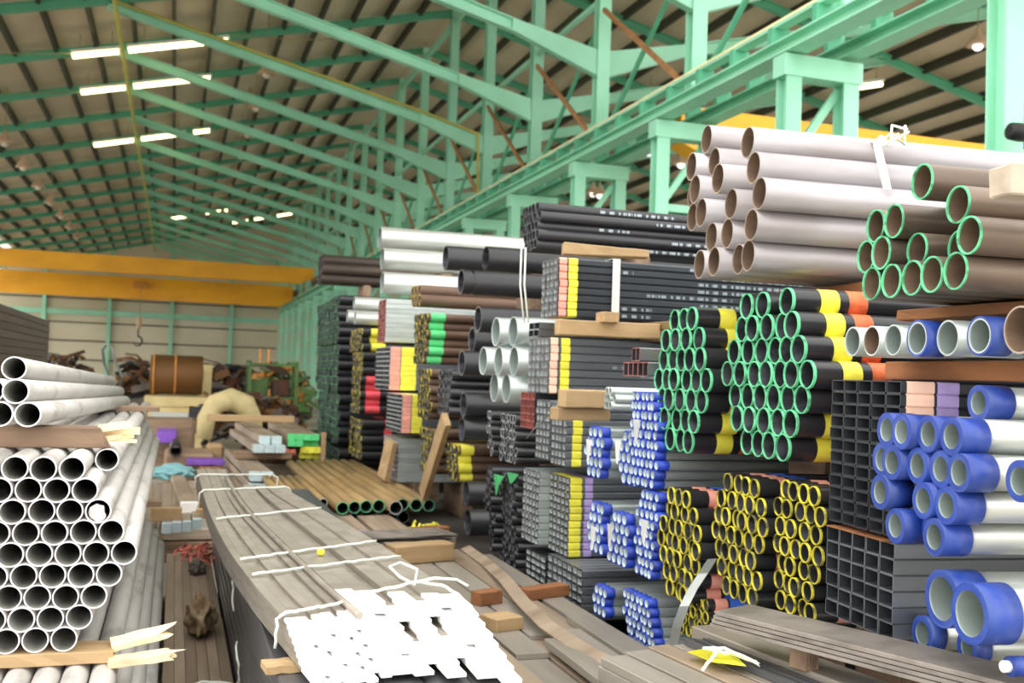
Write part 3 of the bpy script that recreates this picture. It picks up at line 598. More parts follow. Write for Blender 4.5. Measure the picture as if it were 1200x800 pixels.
# stacks farther down the aisle
def chain(kind, desc, phrase, group, xs, y, U, D, mats, t=.006, rows=None):
    d, f, n_ = axes(0, 0); P = onU(xs[-1], y, U); z = P.z; vp = None
    for j, x in enumerate(xs[::-1]):
        p = onU(x, y, U)
        if vp is None: v, u = p.y, U
        else:
            v = vp + D*1.01; u = U
        vp = v
        put(kind, pipe_mesh(D, t, 6.0, 28, mats), frame(Vector((u + .12*j*0 - .0, v, z)), d, f, n_), f'{desc}, {ORD[j]} from right in {phrase}', 'pipe', group, D)
GV = ['galv', 'galv', 'galv_bore']
for r, (y, xs) in enumerate(((388, (581, 601)), (423, (566, 584, 602)), (455, (579, 593)))):
    d, f, n_ = axes(0, 0); p0 = onU(xs[-1], y, 2.2); vb = p0.y
    for j in range(len(xs)):
        u = 2.2 - .07*j; k = len(xs)-1-j
        # each pipe lies beside its neighbour; its end is set where it is sighted
        v = vb + j*.205; rr = ray(xs[k], y); u = v*rr.x/rr.y
        put('wide_galvanised_pipe', pipe_mesh(.203, .006, 6.0, 32, GV), frame(Vector((u, v, p0.z)), d, f, n_), f'wide galvanised pipe, {ORD[j]} from right in the {("upper", "middle", "lower")[r]} row of the group', 'pipe', 'wide galvanised pipes halfway along', .216); OCC.append((v-.06, v+.06, p0.z-.108, p0.z+.108, f'{ORD[j]} galvanised pipe of the {("upper", "middle", "lower")[r]} row'))
BK = ['black_pipe', 'black_pipe', 'black_bore']
for j, (x, y, D, U) in enumerate(((569, 303, .215, 2.5), (522, 302, .215, 2.2), (553, 331, .2, 2.24), (540, 330, .2, 2.17), (560, 374, .2, 2.2), (553, 398, .2, 2.25), (541, 425, .2, 2.15), (543, 474, .2, 2.2), (541, 503, .19, 2.2), (546, 578, .2, 2.25), (548, 612, .2, 2.15))):
    p = onU(x, y, U); d, f, n_ = axes(0, 0)
    lab = ('wide black pipe on top, right of another black one', 'wide black pipe on top next to the bright galvanised pipes', 'wide black pipe just under the top pair, right one', 'wide black pipe just under the top pair, left one',
           'wide black pipe above the galvanised group', 'wide black pipe level with the top galvanised pipes', 'wide black pipe left of the middle galvanised pipes', 'wide black pipe above the leaning timber', 'wide black pipe beside the leaning timber top',
           'wide black pipe near the yellow-wrapped bundle', 'lowest wide black pipe beside the flats', 'wide black pipe tucked behind the galvanised group')[j]
    put('wide_black_pipe', pipe_mesh(D, .008, 6.0, 28, BK), frame(p, d, f, n_), lab, 'pipe', 'wide black pipes halfway along', D); OCC.append((p.y-D*.3, p.y+D*.3, p.z-D/2, p.z+D/2, f'the {lab}' if len(lab.split()) < 11 else f'wide black pipe {ORD[j]} of its group'))
for j, (x, y, D) in enumerate(((445, 278, .25), (448, 303, .25), (448, 331, .25))):
    p = onU(x, y, 2.2); put('bright_galvanised_pipe', pipe_mesh(D, .007, 6.0, 28, ['galv_white', 'galv', 'galv_bore']), frame(p, *axes(0, 0)), f'very wide bright galvanised pipe high up, {ORD[j]} from the top', 'pipe', 'very wide bright pipes high up', D); OCC.append((p.y-.06, p.y+.06, p.z-D/2, p.z+D/2, f'{ORD[j]} very wide bright pipe'))
for j, (x, y) in enumerate(((415, 355), (407, 370), (416, 372))):
    p = onU(x, y, 2.2); put('bright_galvanised_pipe', pipe_mesh(.17, .006, 6.0, 24, ['galv_white', 'galv', 'galv_bore']), frame(p, *axes(0, 0)), ('galvanised pipe on top of the small far pair', 'galvanised pipe left in the small far pair', 'galvanised pipe right in the small far pair')[j], 'pipe', 'small far galvanised pipes', .17)
BR = ['sq_brown', 'yellow_rim', 'bare_bore']
hexb('brown_pipe', 'ochre-ended brown pipe', 'the pile below bright pipes', 'brown pipes below the bright pipes', (490, 340), 2.2, .11, [(0, 3), (-1, 3)], BR, .006, seg=18)
hexb('dark_far_pipe', 'dark weathered pipe', 'the farthest top pile', 'dark pipes on the farthest top pile', (377, 304), 2.2, .17, [(0, 3), (-1, 3), (0, 3)], ['rusty_dark', 'black_pipe', 'black_bore'], .008, seg=18)
def hexbox(kind, desc, phrase, group, xl, xr, yt, yb, D, mats, bands, U=2.2, t=None):
    A = onU(xr, yt, U); B = onU(xr, yb, U); C_ = onU(xl, (yt+yb)/2, U)
    nr = max(2, round((A.z-B.z-D)/(D*.88))+1); nc = max(2, int((C_.y-A.y)/(D*1.01)))
    pz = (A.z-B.z-D)/(nr-1)
    d, f, n_ = axes(0, 0); me = pipe_mesh(D, t or D*.08, 6.0, 14, mats, bands); v0 = A.y; blk = 0
    while v0 + 2*D < C_.y + .01:
        nb = max(2, min(6, int((C_.y-v0)/(D*1.01))))
        for r in range(nr):
            for c in range(nb - (r % 2)):
                P = Vector((U+.04*blk+U_(-.015, .015), v0+D/2+(c+.5*(r % 2))*D*1.01, A.z-D/2-r*max(pz, D*.876)))
                put(kind, me, frame(P, d, f, n_), f'{desc}, {ORD[c]} in {rowname(r, nr)} of {phrase}, {ORD[blk]} block', 'pipe', group, D)
        OCC.append((v0+.1*D, v0+nb*D, P.z-D/2, A.z, f'{phrase}, {ORD[blk]} block')); v0 += nb*D*1.01 + .3; blk += 1
G2 = ['black_pipe', 'green_far', 'black_bore', 'band_green']
for w, (yt, yb) in (('upper', (345, 398)), ('middle', (403, 458)), ('lower', (462, 522)), ('lowest', (526, 560))):
    hexbox('far_green_pipe', 'far green-rimmed pipe', f'{w} far bundle', f'green-rimmed pipes, {w} far bundle', 365, 398, yt, yb, .13, G2, ((0, .012, 0),))
Y2 = ['black_pipe', 'yellow_far', 'black_bore', 'yellow_far', 'band_yellow', 'band_red']
for w, x0, x1, yt, yb, bd in (('top', 405, 424, 384, 411, ((0, .012, 3), (.12, .3, 4))), ('second', 407, 424, 412, 437, ((0, .012, 3), (.2, .36, 4))), ('third', 407, 423, 440, 484, ((0, .012, 3), (.08, .26, 5))), ('bottom', 404, 424, 492, 540, ((0, .012, 3), (.3, .4, 5)))):
    hexbox('far_yellow_pipe', 'far yellow-rimmed pipe', f'the {w} far yellow bundle', f'yellow-rimmed pipes, {w} far bundle', x0, x1, yt, yb, .105, Y2, bd)
Y3 = ['sq_brown', 'yellow_far', 'black_bore', 'yellow_far', 'band_green', 'band_yellow']
for w, x0, x1, yt, yb, bd in (('upper', 478, 500, 366, 426, ((0, .012, 3), (.04, .18, 4))), ('middle', 480, 505, 432, 492, ((0, .012, 3),)), ('lower', 482, 508, 503, 557, ((0, .012, 3),)), ('strapped', 521, 536, 522, 565, ((0, .012, 3), (.03, .14, 5)))):
    hexbox('mid_yellow_pipe', 'ochre-rimmed pipe', f'the {w} mid-aisle bundle', f'ochre-rimmed pipes, {w} mid-aisle bundle', x0, x1, yt, yb, .082, Y3, bd)
hexbox('mid_black_pipe', 'black pipe', 'the bundle beside ochre-rimmed ones', 'black pipes beside the ochre-rimmed ones', 509, 530, 433, 488, .08, BK, ())
S4 = ['sq_grey', 'sq_end_light', 'sq_bore', 'band_pink', 'band_yellow']
for w, x0, x1, yt, yb, m, bd in (('top', 443, 453, 350, 400, ['galv', 'sq_end_red', 'sq_end_red'], ()), ('second', 440, 457, 406, 457, S4, ((.01, .12, 3), (.13, .3, 4))), ('third', 453, 471, 462, 508, S4, ((.01, .1, 3), (.11, .22, 4))), ('bottom', 449, 467, 514, 566, ['galv', 'sq_end_red', 'sq_end_light'], ())):
    rectb('far_square_tube', 'far small tube', f'the {w} banded tube block', f'tubes of the {w} far banded block', x0, x1, yt, yb, 6, 9, 2.2, m, bands=bd)
hexbox('thin_black_pipe', 'thin black pipe', 'upper dark bundle', 'thin black pipes, upper dark bundle', 565, 606, 486, 545, .062, ['black_pipe', 'sq_end_light', 'black_bore'], (), 2.25)
hexbox('thin_black_pipe', 'thin black pipe', 'green-tagged bundle', 'thin black pipes, green-tagged bundle', 562, 606, 558, 612, .062, ['black_pipe', 'black_pipe', 'black_bore', 'band_green'], (), 2.25)
hexbox('thin_black_pipe', 'thin black pipe', 'lowest dark bundle', 'thin black pipes, lowest bundle', 566, 608, 618, 668, .062, ['black_pipe', 'black_pipe', 'black_bore'], (), 2.25)

WIDE = []
# timbers, straps and tags on the wall of steel
def timber(name, P, size, m, lab, cat='timber', rz=0, taper_=0, group=None, split=0, rx=0, ry=0):
    lx, ly, lz = size; bm = bmesh.new(); N_ = 6
    rings = []
    for i in range(N_+1):
        x = -lx/2 + lx*i/N_; k = 1 - taper_*(i/N_)
        j = lambda: U_(-.004, .004)
        rings.append([bm.verts.new((x + (U_(-.5, .5)*split if i == N_ else 0), ly/2*a+j(), lz/2*b*(k if b > 0 else 1)+j()*.5)) for a, b in ((-1, -1), (-.33, -1), (.33, -1), (1, -1), (1, 1), (.33, 1), (-.33, 1), (-1, 1))])
    for A, B in zip(rings, rings[1:]):
        for k in range(8): bm.faces.new((A[k], A[(k+1) % 8], B[(k+1) % 8], B[k]))
    bm.faces.new(rings[0][::-1]); bm.faces.new(rings[-1])
    bmesh.ops.recalc_face_normals(bm, faces=bm.faces)
    bmesh.ops.bevel(bm, geom=[e for e in bm.edges if e.calc_face_angle(0) > 1.2], offset=min(ly, lz)*.06, segments=1, affect='EDGES')
    o = obj(name, mesh_from(bm, name, m), P); o.rotation_euler = (rx, ry, rz); return tag(o, lab, cat, group)
def bearer(x0, x1, z0, z1, U, w, m, lab, y=400):
    v1 = onU(x0, y, U).y; v0 = onU(x1, y, U).y
    return timber('timber', (U, (v0+v1)/2, (z0+z1)/2), (v1-v0, w, z1-z0), m, lab, rz=PI/2)
zz = lambda x, y, U=2.2: onU(x, y, U).z
timber('timber', (2.75, 3.85, 2.316), (1.0, .1, .07), 'wood_rust', 'brown timber under the topmost bare grey pipes', rz=PI/2)
timber('timber', (2.45, 2.58, 2.165), (.8, .12, .036), 'wood_rust', 'brown timber under the rusty green-edged pipes', rz=PI/2)
timber('timber', (2.45, 2.55, 1.972), (.95, .14, .062), 'wood_rust', 'brown timber under the row of galvanised ends', rz=PI/2)
P = onU(1180, 206, 1.95); timber('timber', (P.x+.53, P.y, P.z), (1.0, .09, .08), 'wood_grey', 'sawn timber beam end at the right edge on rusty pipes', rz=-.12)
p = onU(700, 293, 2.3); timber('timber_wedge', (p.x+.05, p.y, p.z), (.5, .1, .07), 'wood_pale', 'pale wedge shaped timber over the strapped tube block', rz=-.25, taper_=.75)
p = onU(712, 386, 2.4); timber('timber', p, (.62, .1, .09), 'wood_pale', 'long rough timber resting on the peach-banded block', rz=-.1)
p = onU(712, 372, 2.38); timber('timber_block', p, (.1, .12, .06), 'wood_pale', 'small orange brown wood block under the strapped tube block')
p = onU(685, 467, 2.19); timber('timber', p, (.28, .12, .1), 'wood_pale', 'short thick pale timber, upper of two behind the hanging strap')
p = onU(680, 485, 2.19); timber('timber', p, (.32, .12, .07), 'wood_pale', 'short thick pale timber, lower of two behind the hanging strap')
p = onU(745, 381, 2.6); timber('timber', (2.75, 5.35, p.z), (1.25, .08, .05), 'ochre_pipe', 'long thin yellowish timber under the strapped tube block', rz=PI/2)
def ribbon(name, pts, w, t, m, lab, cat, axis=(0, 1, 0), group=None):
    bm = bmesh.new(); pts = [Vector(p) for p in pts]; ax = Vector(axis).normalized(); r = []
    for i, p in enumerate(pts):
        d = (pts[min(i+1, len(pts)-1)]-pts[max(i-1, 0)]).normalized(); n_ = d.cross(ax).normalized()
        r.append([bm.verts.new(p-pts[0] + ax*a*w/2 + n_*b*t/2) for a, b in ((-1, -1), (1, -1), (1, 1), (-1, 1))])
    for A, B in zip(r, r[1:]):
        for k in range(4): bm.faces.new((A[k], A[(k+1) % 4], B[(k+1) % 4], B[k]))
    bm.faces.new(r[0][::-1]); bm.faces.new(r[-1]); bmesh.ops.recalc_face_normals(bm, faces=bm.faces)
    return tag(obj(name, mesh_from(bm, name, m), pts[0]), lab, cat, group)
# white strap round the strapped block
A = onU(655, 301, 2.2); B = onU(655, 370, 2.2); us = 2.58; v0, v1 = A.y-.012, onU(635, 335, 2.2).y+.012
ribbon('packing_strap', [(us, v0, B.z-.012), (us, v0, A.z+.012), (us, v1, A.z+.012), (us, v1, B.z-.012), (us, v0, B.z-.012)], .05, .004, 'strap_white', 'white packing strap round the stencilled square tubes', 'strap', (1, 0, 0))
# bent steel strap before the yellow bundle
ribbon('hanging_strap', [onU(x, y, u) for x, y, u in ((835, 655, 2.12), (824, 672, 2.05), (812, 690, 2.0), (802, 710, 1.97), (793, 735, 1.95), (788, 765, 1.95))], .045, .004, 'strap_steel', 'bent grey steel strap hanging before the yellow-rimmed pipes', 'strap', (0.5, -.8, 0.2))
ribbon('hanging_strap', [onU(x, y, u) for x, y, u in ((658, 472, 2.1), (648, 481, 2.05), (636, 492, 2.0), (626, 502, 1.98), (620, 510, 1.97))], .06, .004, 'strap_steel', 'short steel strap curling off the square tube ends', 'strap', (0.3, -.5, .6))
ribbon('hanging_strap', [onU(x, y, 2.55) for x, y in ((817, 528), (812, 545), (805, 560))], .04, .004, 'black_iron', 'black strap hanging below the left green bundle', 'strap', (.3, -1, 0))
ribbon('cloth_tie', [onV(x, y, v) for x, y, v in ((1023, 165, 3.60), (1027, 167, 3.50), (1029, 174, 3.425), (1032, 188, 3.42), (1036, 204, 3.415), (1040, 222, 3.41))], .035, .006, 'strap_white', 'white cloth tie hanging over the topmost bare grey pipes', 'tie', (1, 0, .1))
p = onV(1030, 168, 3.44); bm = bmesh.new()
for i in range(4): tube(bm, [(0, 0, 0), (U_(.0, .05), -.02, U_(-.02, .05)), (U_(.03, .12), -.02, U_(.0, .09)), (U_(.08, .2), .0, U_(.02, .1))], .006, 5)
lathe(bm, [(.004, -.025), (.022, -.012), (.024, .01), (.006, .03)], 8, 'z', (0, -.012, 0))
tag(obj('wire_knot', mesh_from(bm, 'wire_knot', 'strap_white'), p), 'frayed white knot at the top of the cloth tie', 'knot')
for j, (x, y, lab) in enumerate(((690, 528, 'white paper tag on the upper left blue bundle'), (724, 530, 'white paper tag on the upper middle blue bundle'), (746, 506, 'white paper tag on the tall blue bundle'), (695, 630, 'white paper tag on the lower left blue bundle'), (715, 628, 'white paper tag on the lower middle blue bundle'), (755, 624, 'white paper tag on the lower right blue bundle'))):
    p = onU(x, y, 2.13); bm = bmesh.new(); w = .055
    vs = [bm.verts.new(q) for q in ((0, -w/2-.01, .06), (0, w/2+.015, .06), (-.005, w/2-.02, -.05), (-.005, -w/2+.015, -.06))]; bm.faces.new(vs)
    bmesh.ops.solidify(bm, geom=bm.faces[:], thickness=.002)
    tag(obj('hanging_tag', mesh_from(bm, 'hanging_tag', 'tag_white'), p), lab, 'tag')
for j, (x, y, lab) in enumerate(((584, 562, 'green rag hanging on the dark pipe bundle'), (600, 560, 'small green rag beside the larger one'))):
    p = onU(x, y, 2.2); bm = bmesh.new(); vs = [bm.verts.new(q) for q in ((0, .12, .03), (0, -.14, .04), (-.01, -.06, -.02), (-.01, .01, -.12 if j == 0 else -.04))]; bm.faces.new(vs); bmesh.ops.solidify(bm, geom=bm.faces[:], thickness=.003)
    tag(obj('hanging_rag', mesh_from(bm, 'hanging_rag', 'band_green'), p), lab, 'rag')
for j, x in enumerate((611, 616)):
    a = onU(x, 290, 2.1); b = onU(x+3, 378, 2.1); bm = bmesh.new(); tube(bm, [a, (a+b)/2+Vector((-.01, .02, 0)), b], .006, 5)
    tag(obj('hanging_string', mesh_from(bm, 'hanging_string', 'wire_white')), f'thin white cord hanging over the galvanised group, {("left", "right")[j]} of two', 'cord')
bm = bmesh.new(); p = onU(1195, 155, 8.33); lathe(bm, [(.04, -.14), (.09, -.12), (.1, 0), (.09, .12), (.05, .2)], 14, 'x')
tag(obj('black_fitting', mesh_from(bm, 'black_fitting', 'black_iron'), p), 'rounded black fitting on the nearest green column at the right edge', 'fitting')

# packing timbers laid under every bundle that does not rest on the one below
PIECES += [(2.1, 3.1, 1.941, 2.003), (2.15, 3.0, 2.147, 2.183), (3.35, 4.35, 2.29, 2.36)]
BASE = .42
for v0, v1, z0, z1, phrase in list(OCC):
    top = max([BASE]+[p[3] for p in PIECES if p[0] < v1-.01 and p[1] > v0+.01 and p[3] < z0+.02])
    gap = z0-top
    if gap > .012:
        timber('packing_timber', (2.95, (v0+v1)/2, top+gap/2), (v1-v0, .12, gap-.004), 'wood_brown', f'packing timber under {phrase}', rz=PI/2)
# ================================================================== LEFT STACK
D = .0915; sp = .0965; dv, fv, nv = axes(0, 0, 'v')        # along the aisle; fv points to -u
def vpipe(kind, me, u, v, z, lab, cat, group, size, yaw=0, pitch=0, parts=()):
    put(kind, me, frame(Vector((u, v, z)), *axes(yaw, pitch, 'v')), lab, cat, group, size, parts)
GPM = pipe_mesh(D, .0045, 6.0, 32, GP)
row0 = .888; pz = .0779
right = [-.150-sp/2*k for k in (4, 3, 2, 1, 0, 1, 2, 3, 4)]
for r in range(9):
    n_r = 5 + (4-abs(4-r))//1 if False else int((-.0 - (-.78) + right[r]) / sp) + 1
    for k in range(n_r):
        lab = f'grey pipe, {ORD[k]} from right in {"bottom row" if r == 0 else "top row" if r == 8 else ORD[8-r] + " row down"} of the left stack'
        vpipe('grey_pipe', GPM, right[r]-k*sp, 4.1+U_(-.012, .012), row0+r*pz, lab, 'pipe', 'open grey pipes of the left stack', D)
vpipe('grey_pipe', GPM, right[8]+sp, 4.5, row0+8*pz, 'grey pipe set back at the top right of the left stack, rust at its end', 'pipe', None, D)
bm = bmesh.new(); bmesh.ops.create_icosphere(bm, subdivisions=3, radius=.03)
for v_ in bm.verts: v_.co *= 1 + .5*noise.noise(v_.co*45); v_.co.y *= .5
P = Vector((right[6], 4.12, row0+6*pz-.008)); tag(obj('paper_wad', mesh_from(bm, 'paper_wad', 'tag_white'), P), 'crumpled white paper stuffed in a grey pipe end', 'paper')
# pipes lying on the timber, running slightly askew
def span(kind, A, B, D_, lab, group, mats=GP):
    A = Vector(A); B = Vector(B); d = (B-A).normalized(); f = Vector((0, 0, 1)).cross(d).normalized(); L = round((B-A).length, 2)
    put(kind, pipe_mesh(D_, .0045, L, 32, mats), frame(A, d, f, d.cross(f)), lab, 'pipe', group, D_)
zt = lambda x, y, v: onV(x, y, v)
A = zt(32.5, 485.5, 4.1); B = zt(146, 470, 9.2)
du = Vector((-D*1.02, 0, 0))
span('grey_pipe', A, B, D, 'long grey pipe lying on the splintered timber, lower right one', 'three grey pipes on the timber')
span('grey_pipe', A+du, B+du, D, 'long grey pipe on the splintered timber at the left edge', 'three grey pipes on the timber')
span('grey_pipe', A+du*.5+Vector((0, .02, D*.9)), B+du*.5+Vector((0, -.1, D*.9)), D, 'long grey pipe resting on two others, end at the left', 'three grey pipes on the timber')
span('grey_pipe', A+du*1.5+Vector((0, .1, D*.9)), B+du*1.5+Vector((0, -.2, D*.9)), D, 'topmost long grey pipe running off the left edge', 'three grey pipes on the timber')
span('grey_pipe', A+du*1.0+Vector((0, .3, D*1.8)), B+du*1.0+Vector((0, -.4, D*1.8)), D, 'highest long grey pipe behind the open one at left edge', 'three grey pipes on the timber')
zb = row0+8*pz+D/2
timber('splintered_timber', (-.575, 4.55, zb+.044), (.6, .16, .084), 'wood_brown', 'dark weathered timber with splintered pale end on the left stack', split=.1)
timber('timber', (-.47, 8.2, zb+.02), (.75, .2, .035), 'wood_brown', 'grey brown timber under the far ends of the left pipes')
bm = bmesh.new()
for i in range(7):
    a = U_(-.05, .04); b = U_(-.03, .035); L = U_(.06, .17); beam(bm, (0, a, b), (L, a+U_(-.02, .02), b+U_(-.01, .02)), U_(.02, .04), U_(.012, .03))
o = obj('timber_splinter', mesh_from(bm, 'timber_splinter', 'wood_split'), (-.285, 4.55, zb+.05)); tag(o, 'pale splinters at the broken end of the dark timber', 'splinter', kind='stuff')
o = timber('timber', (-.42, 4.17, row0-D/2-.023), (.5, .16, .045), 'wood_pale', 'long pale board under the left pipe stack')
o = timber('split_board', (-.085, 4.17, row0-D/2+.022), (.2, .07, .03), 'wood_split', 'broken pale board end, upper of two beside the left stack', rz=.12, ry=-.18, split=.12, rx=.2)
o = timber('split_board', (-.065, 4.08, row0-D/2-.03), (.24, .08, .03), 'wood_split', 'broken pale board end, lower of two beside the left stack', rz=-.05, ry=-.1, split=.1)
timber('timber', (-.45, 8.6, row0-D/2-.023), (.8, .14, .045), 'wood_brown', 'board under the far end of the left pipe stack')
# strap loop standing on the far pipe ends
c = onV(133, 468, 8.9)+Vector((0, 0, .06))
ribbon('strap_loop', [c+Vector(q) for q in ((.02, 0, 0), (-.03, .02, .1), (-.08, 0, .22), (-.1, -.02, .34), (-.07, -.03, .385), (-.03, -.02, .36), (.0, 0, .25), (.06, 0, .12), (.03, .02, .0))], .05, .004, 'strap_steel', 'grey strap loop standing up on the far pipe ends', 'strap', (.35, 1, 0))
# lower pile the stack sits on
PM = pipe_mesh(D, .004, 6.3, 24, GP); lp = .0825
rr = [-.20, -.1525, -.105, -.0575, -.105, -.0575, -.105, -.0575, -.105]
for r in range(9):
    for k in range(6):
        vpipe('lower_grey_pipe', PM, rr[r]-k*sp, 2.15+U_(-.1, .1), .748-r*lp, f'grey pipe of the pile under the left stack, {ORD[k]} from right in {ORD[r]} layer down', 'pipe', 'grey pipes of the pile under the left stack', D)
# ================================================================== AISLE FLOOR STRIP of narrow flat bars
for r in range(3):
    for k in range(6):
        L = 5.6+U_(-.3, .2); w = .0565
        me = bar_mesh(.0555, .036, round(L, 1), ['flat_brown'])
        put('narrow_bar', me, frame(Vector((.035+k*w, 3.5, .33-r*.037)), *axes(0, 0, 'v')), f'narrow brown steel bar, {ORD[k]} from left in {("top", "middle", "lowest")[r]} layer of the aisle strip', 'steel bar', 'narrow brown bars along the aisle', .058)
for j, v in enumerate((4.2, 7.8)): timber('timber', (.19, v, .12), (.4, .12, .235), 'wood_brown', f'bearer under the narrow brown bars, {("near", "far")[j]} one')
# rag and scrap on the strip
def lump(name, P, size, m, lab, cat, amp=.35, fr=3, sub=3, seed=0, kind=None):
    bm = bmesh.new(); bmesh.ops.create_icosphere(bm, subdivisions=sub, radius=1)
    for v_ in bm.verts:
        k = 1 + amp*noise.noise(v_.co*fr+Vector((seed, seed*2, 0))); v_.co = Vector((v_.co.x*size[0]*k, v_.co.y*size[1]*k, max(v_.co.z, -.6)*size[2]*k))
        
    for f in bm.faces: f.smooth = sub > 3
    zmin = min(v_.co.z for v_ in bm.verts)
    for v_ in bm.verts: v_.co.z -= zmin
    return tag(obj(name, mesh_from(bm, name, m), P), lab, cat, None, kind)
P = onZ(234, 742, .35); lump('rag', (P.x, P.y, .349), (.075, .17, .11), 'rag_brown', 'crumpled brown rag on the narrow bars by the tie wire', 'rag', .6, 2.6, 4, 3)
P = onZ(231, 672, .35); lump('scrap_lump', (P.x, P.y, .349), (.06, .09, .06), 'scrap_grey', 'grey scrap lump on the far part of the narrow bars', 'scrap', .4, 3, 3, 5)
bm = bmesh.new(); P = onZ(231, 655, .36)
for i in range(26):
    q = Vector((U_(-.14, .16), U_(-.4, .35), U_(0, .05))); tube(bm, [q, q+Vector((U_(-.06, .06), U_(-.1, .1), U_(.0, .06))), q+Vector((U_(-.09, .09), U_(-.14, .14), U_(-.01, .03)))], .009, 4)
tag(obj('plastic_net', mesh_from(bm, 'plastic_net', 'pink_net'), (P.x, P.y, .36)), 'torn pink plastic netting on the far end of the narrow bars', 'netting', kind='stuff')
# ================================================================== DARK BARS under the white-ended bundle
dw, dh = .152, .076
for r in range(8):
    for k in range(5):
        L = 6.1; me = bar_mesh(dw*.985, dh*.985, L, ['flat_dark'])
        put('dark_bar', me, frame(Vector((.36+dw*(k+.5), 2.75+U_(-.05, .05), .905-dh/2-r*dh)), *axes(0, 0, 'v')), f'dark steel bar under the white-ended bundle, {ORD[k]} from left in {ORD[r]} layer down', 'steel bar', 'dark bars under the white-ended bundle', .1)
for j, v in enumerate((3.6, 8.2)): timber('timber', (.76, v, .148), (.74, .14, .293), 'wood_brown', f'bearer under the dark steel bars, {("near", "far")[j]} one')
timber('timber', (.40, 3.5, .919), (.16, .1, .026), 'wood_pale', 'yellowish wood chip poking out under the white-ended bundle', rz=.1)
# ================================================================== WHITE-ENDED BUNDLE of bent flat bars
def lerp(T, v):
    for (a, x), (b, y) in zip(T, T[1:]):
        if v <= b:
            t = (v-a)/(b-a); t = max(0, t)
            return x + (y-x)*t
    return T[-1][1]
def smooth_tab(T):
    return lambda v: (lerp(T, v-.35)+lerp(T, v-.12)+lerp(T, v+.12)+lerp(T, v+.35))/4
uL = smooth_tab([(2.6, .55), (2.95, .50), (3.3, .44), (3.8, .365), (4.9, .275), (6.3, .235), (7.4, .225), (8.4, .22), (9.4, .20)])
uD = smooth_tab([(2.6, .78), (2.95, .745), (3.3, .71), (3.8, .64), (4.9, .56), (6.3, .485), (7.4, .455), (8.4, .45), (9.4, .44)])
uR = smooth_tab([(2.6, 1.12), (3.3, 1.11), (4.0, 1.08), (4.9, 1.02), (5.6, .985), (6.5, .93), (7.5, .83), (8.4, .80), (9.4, .80)])
zc = lambda v: 1.035 + .012*sin((v-3)*1.1)
def swept(name, path, w, t, mats, endlen, tilt=0):
    bm = bmesh.new(); r = []; P0 = Vector(path[0])
    for i, p in enumerate(path):
        a = Vector(path[max(i-1, 0)]); b = Vector(path[min(i+1, len(path)-1)]); d = (b-a).normalized()
        s = d.cross(Vector((0, 0, 1))).normalized(); n_ = s.cross(d); s2 = s*cos(tilt)+n_*sin(tilt); n2 = n_*cos(tilt)-s*sin(tilt)
        r.append([bm.verts.new(Vector(p)-P0 + s2*x*w/2 + n2*y*t/2) for x, y in ((-1, -1), (1, -1), (1, 1), (-1, 1))])
    for i, (A, B) in enumerate(zip(r, r[1:])):
        for k in range(4): bm.faces.new((A[k], A[(k+1) % 4], B[(k+1) % 4], B[k])).material_index = 1 if i < endlen else 0
    bm.faces.new(r[0][::-1]).material_index = 1; bm.faces.new(r[-1])
    bmesh.ops.recalc_face_normals(bm, faces=bm.faces)
    return obj(name, mesh_from(bm, name, mats), P0)
WM = ['flat_steel', 'white_paint']
for side, nc, nl, w, t, v0, dvl, far in (('left', 6, 8, .0365, .0118, 3.46, .034, 9.0), ('right', 5, 8, .066, .0118, 3.76, .075, 7.85)):
    for l in range(nl):
        cuts = ([1, 3], [2, 4], [0, 3], [1, 4])[l % 4] if side == 'left' else ([1, 2], [1, 3], [0, 2], [1, 2])[l % 4]      # where gaps open between the bars of this layer
        sh = U_(-.3, .3)
        for c in range(nc):
            ve = v0 - l*dvl + U_(-.015, .015) - (.035*(c-2) if side == 'right' else -.02*(c-2.5)); vf = far+U_(-.12, .12)
            ss = [0, .2] + [.2 + (vf-ve-.2)*(i/22) for i in range(1, 23)]
            path = []
            for s in ss:
                v = ve+s; a, b = (uL(v), uD(v)) if side == 'left' else (uD(v)+.006, uR(v))
                slack = max(0, b-a-nc*(w+.0008)); k = sum(1 for q in cuts if c > q)
                u = a+w/2+c*(w+.0008)+slack*k/len(cuts)
                path.append((u, v, zc(v)-l*(t+.0012)-max(0, 3.6-v)*.05))
            o = swept('flat_bar', path, w, t, WM, 1)
            tag(o, f'flat steel bar with white painted end, {ORD[c]} from left, {ORD[l]} layer down, {side} sheaf', 'flat bar', f'white-ended flat bars, {side} sheaf')
# a bent round bar lying over the joint of the two sheaves
bm = bmesh.new(); tube(bm, [(uD(v)-.03, v, zc(v)+.02) for v in [3.55+.3*i for i in range(17)]], .012, 8)
tag(obj('round_bar', mesh_from(bm, 'round_bar', 'flat_steel')), 'thin round bar lying along the joint of the white-ended sheaves', 'bar')
def wire(pts, lab, r=.006, grp='white tie wires', name='tie_wire', m='wire_white'):
    bm = bmesh.new(); P = []
    for a, b in zip(pts, pts[1:]):
        a = Vector(a); b = Vector(b)
        for i in range(4): P.append(a+(b-a)*i/4)
    P.append(Vector(pts[-1])); P = [p+Vector((U_(-.004, .004), U_(-.006, .006), U_(0, .004))) for p in P]
    tube(bm, P, r, 6); return tag(obj(name, mesh_from(bm, name, m)), lab, 'wire', grp)
zw = lambda v, e=.02: zc(v)+e
def across(v, lab, skew=0, drop=True, full=True):
    a, b = uL(v), (uR(v+skew) if full else uD(v)); pts = []
    if drop: pts += [(a-.025, v, zc(v)-.1), (a-.025, v, zc(v)-.0)]
    pts += [(a+(b-a)*t, v+skew*t, zw(v+skew*t)) for t in (0.02, .2, .4, .6, .8, .97)]
    if drop: pts += [(b+.025, v+skew, zc(v)-.0), (b+.025, v+skew, zc(v)-.1)]
    return wire(pts, lab)
across(7.5, 'white tie wire round the bundle, second from its far end', .2)
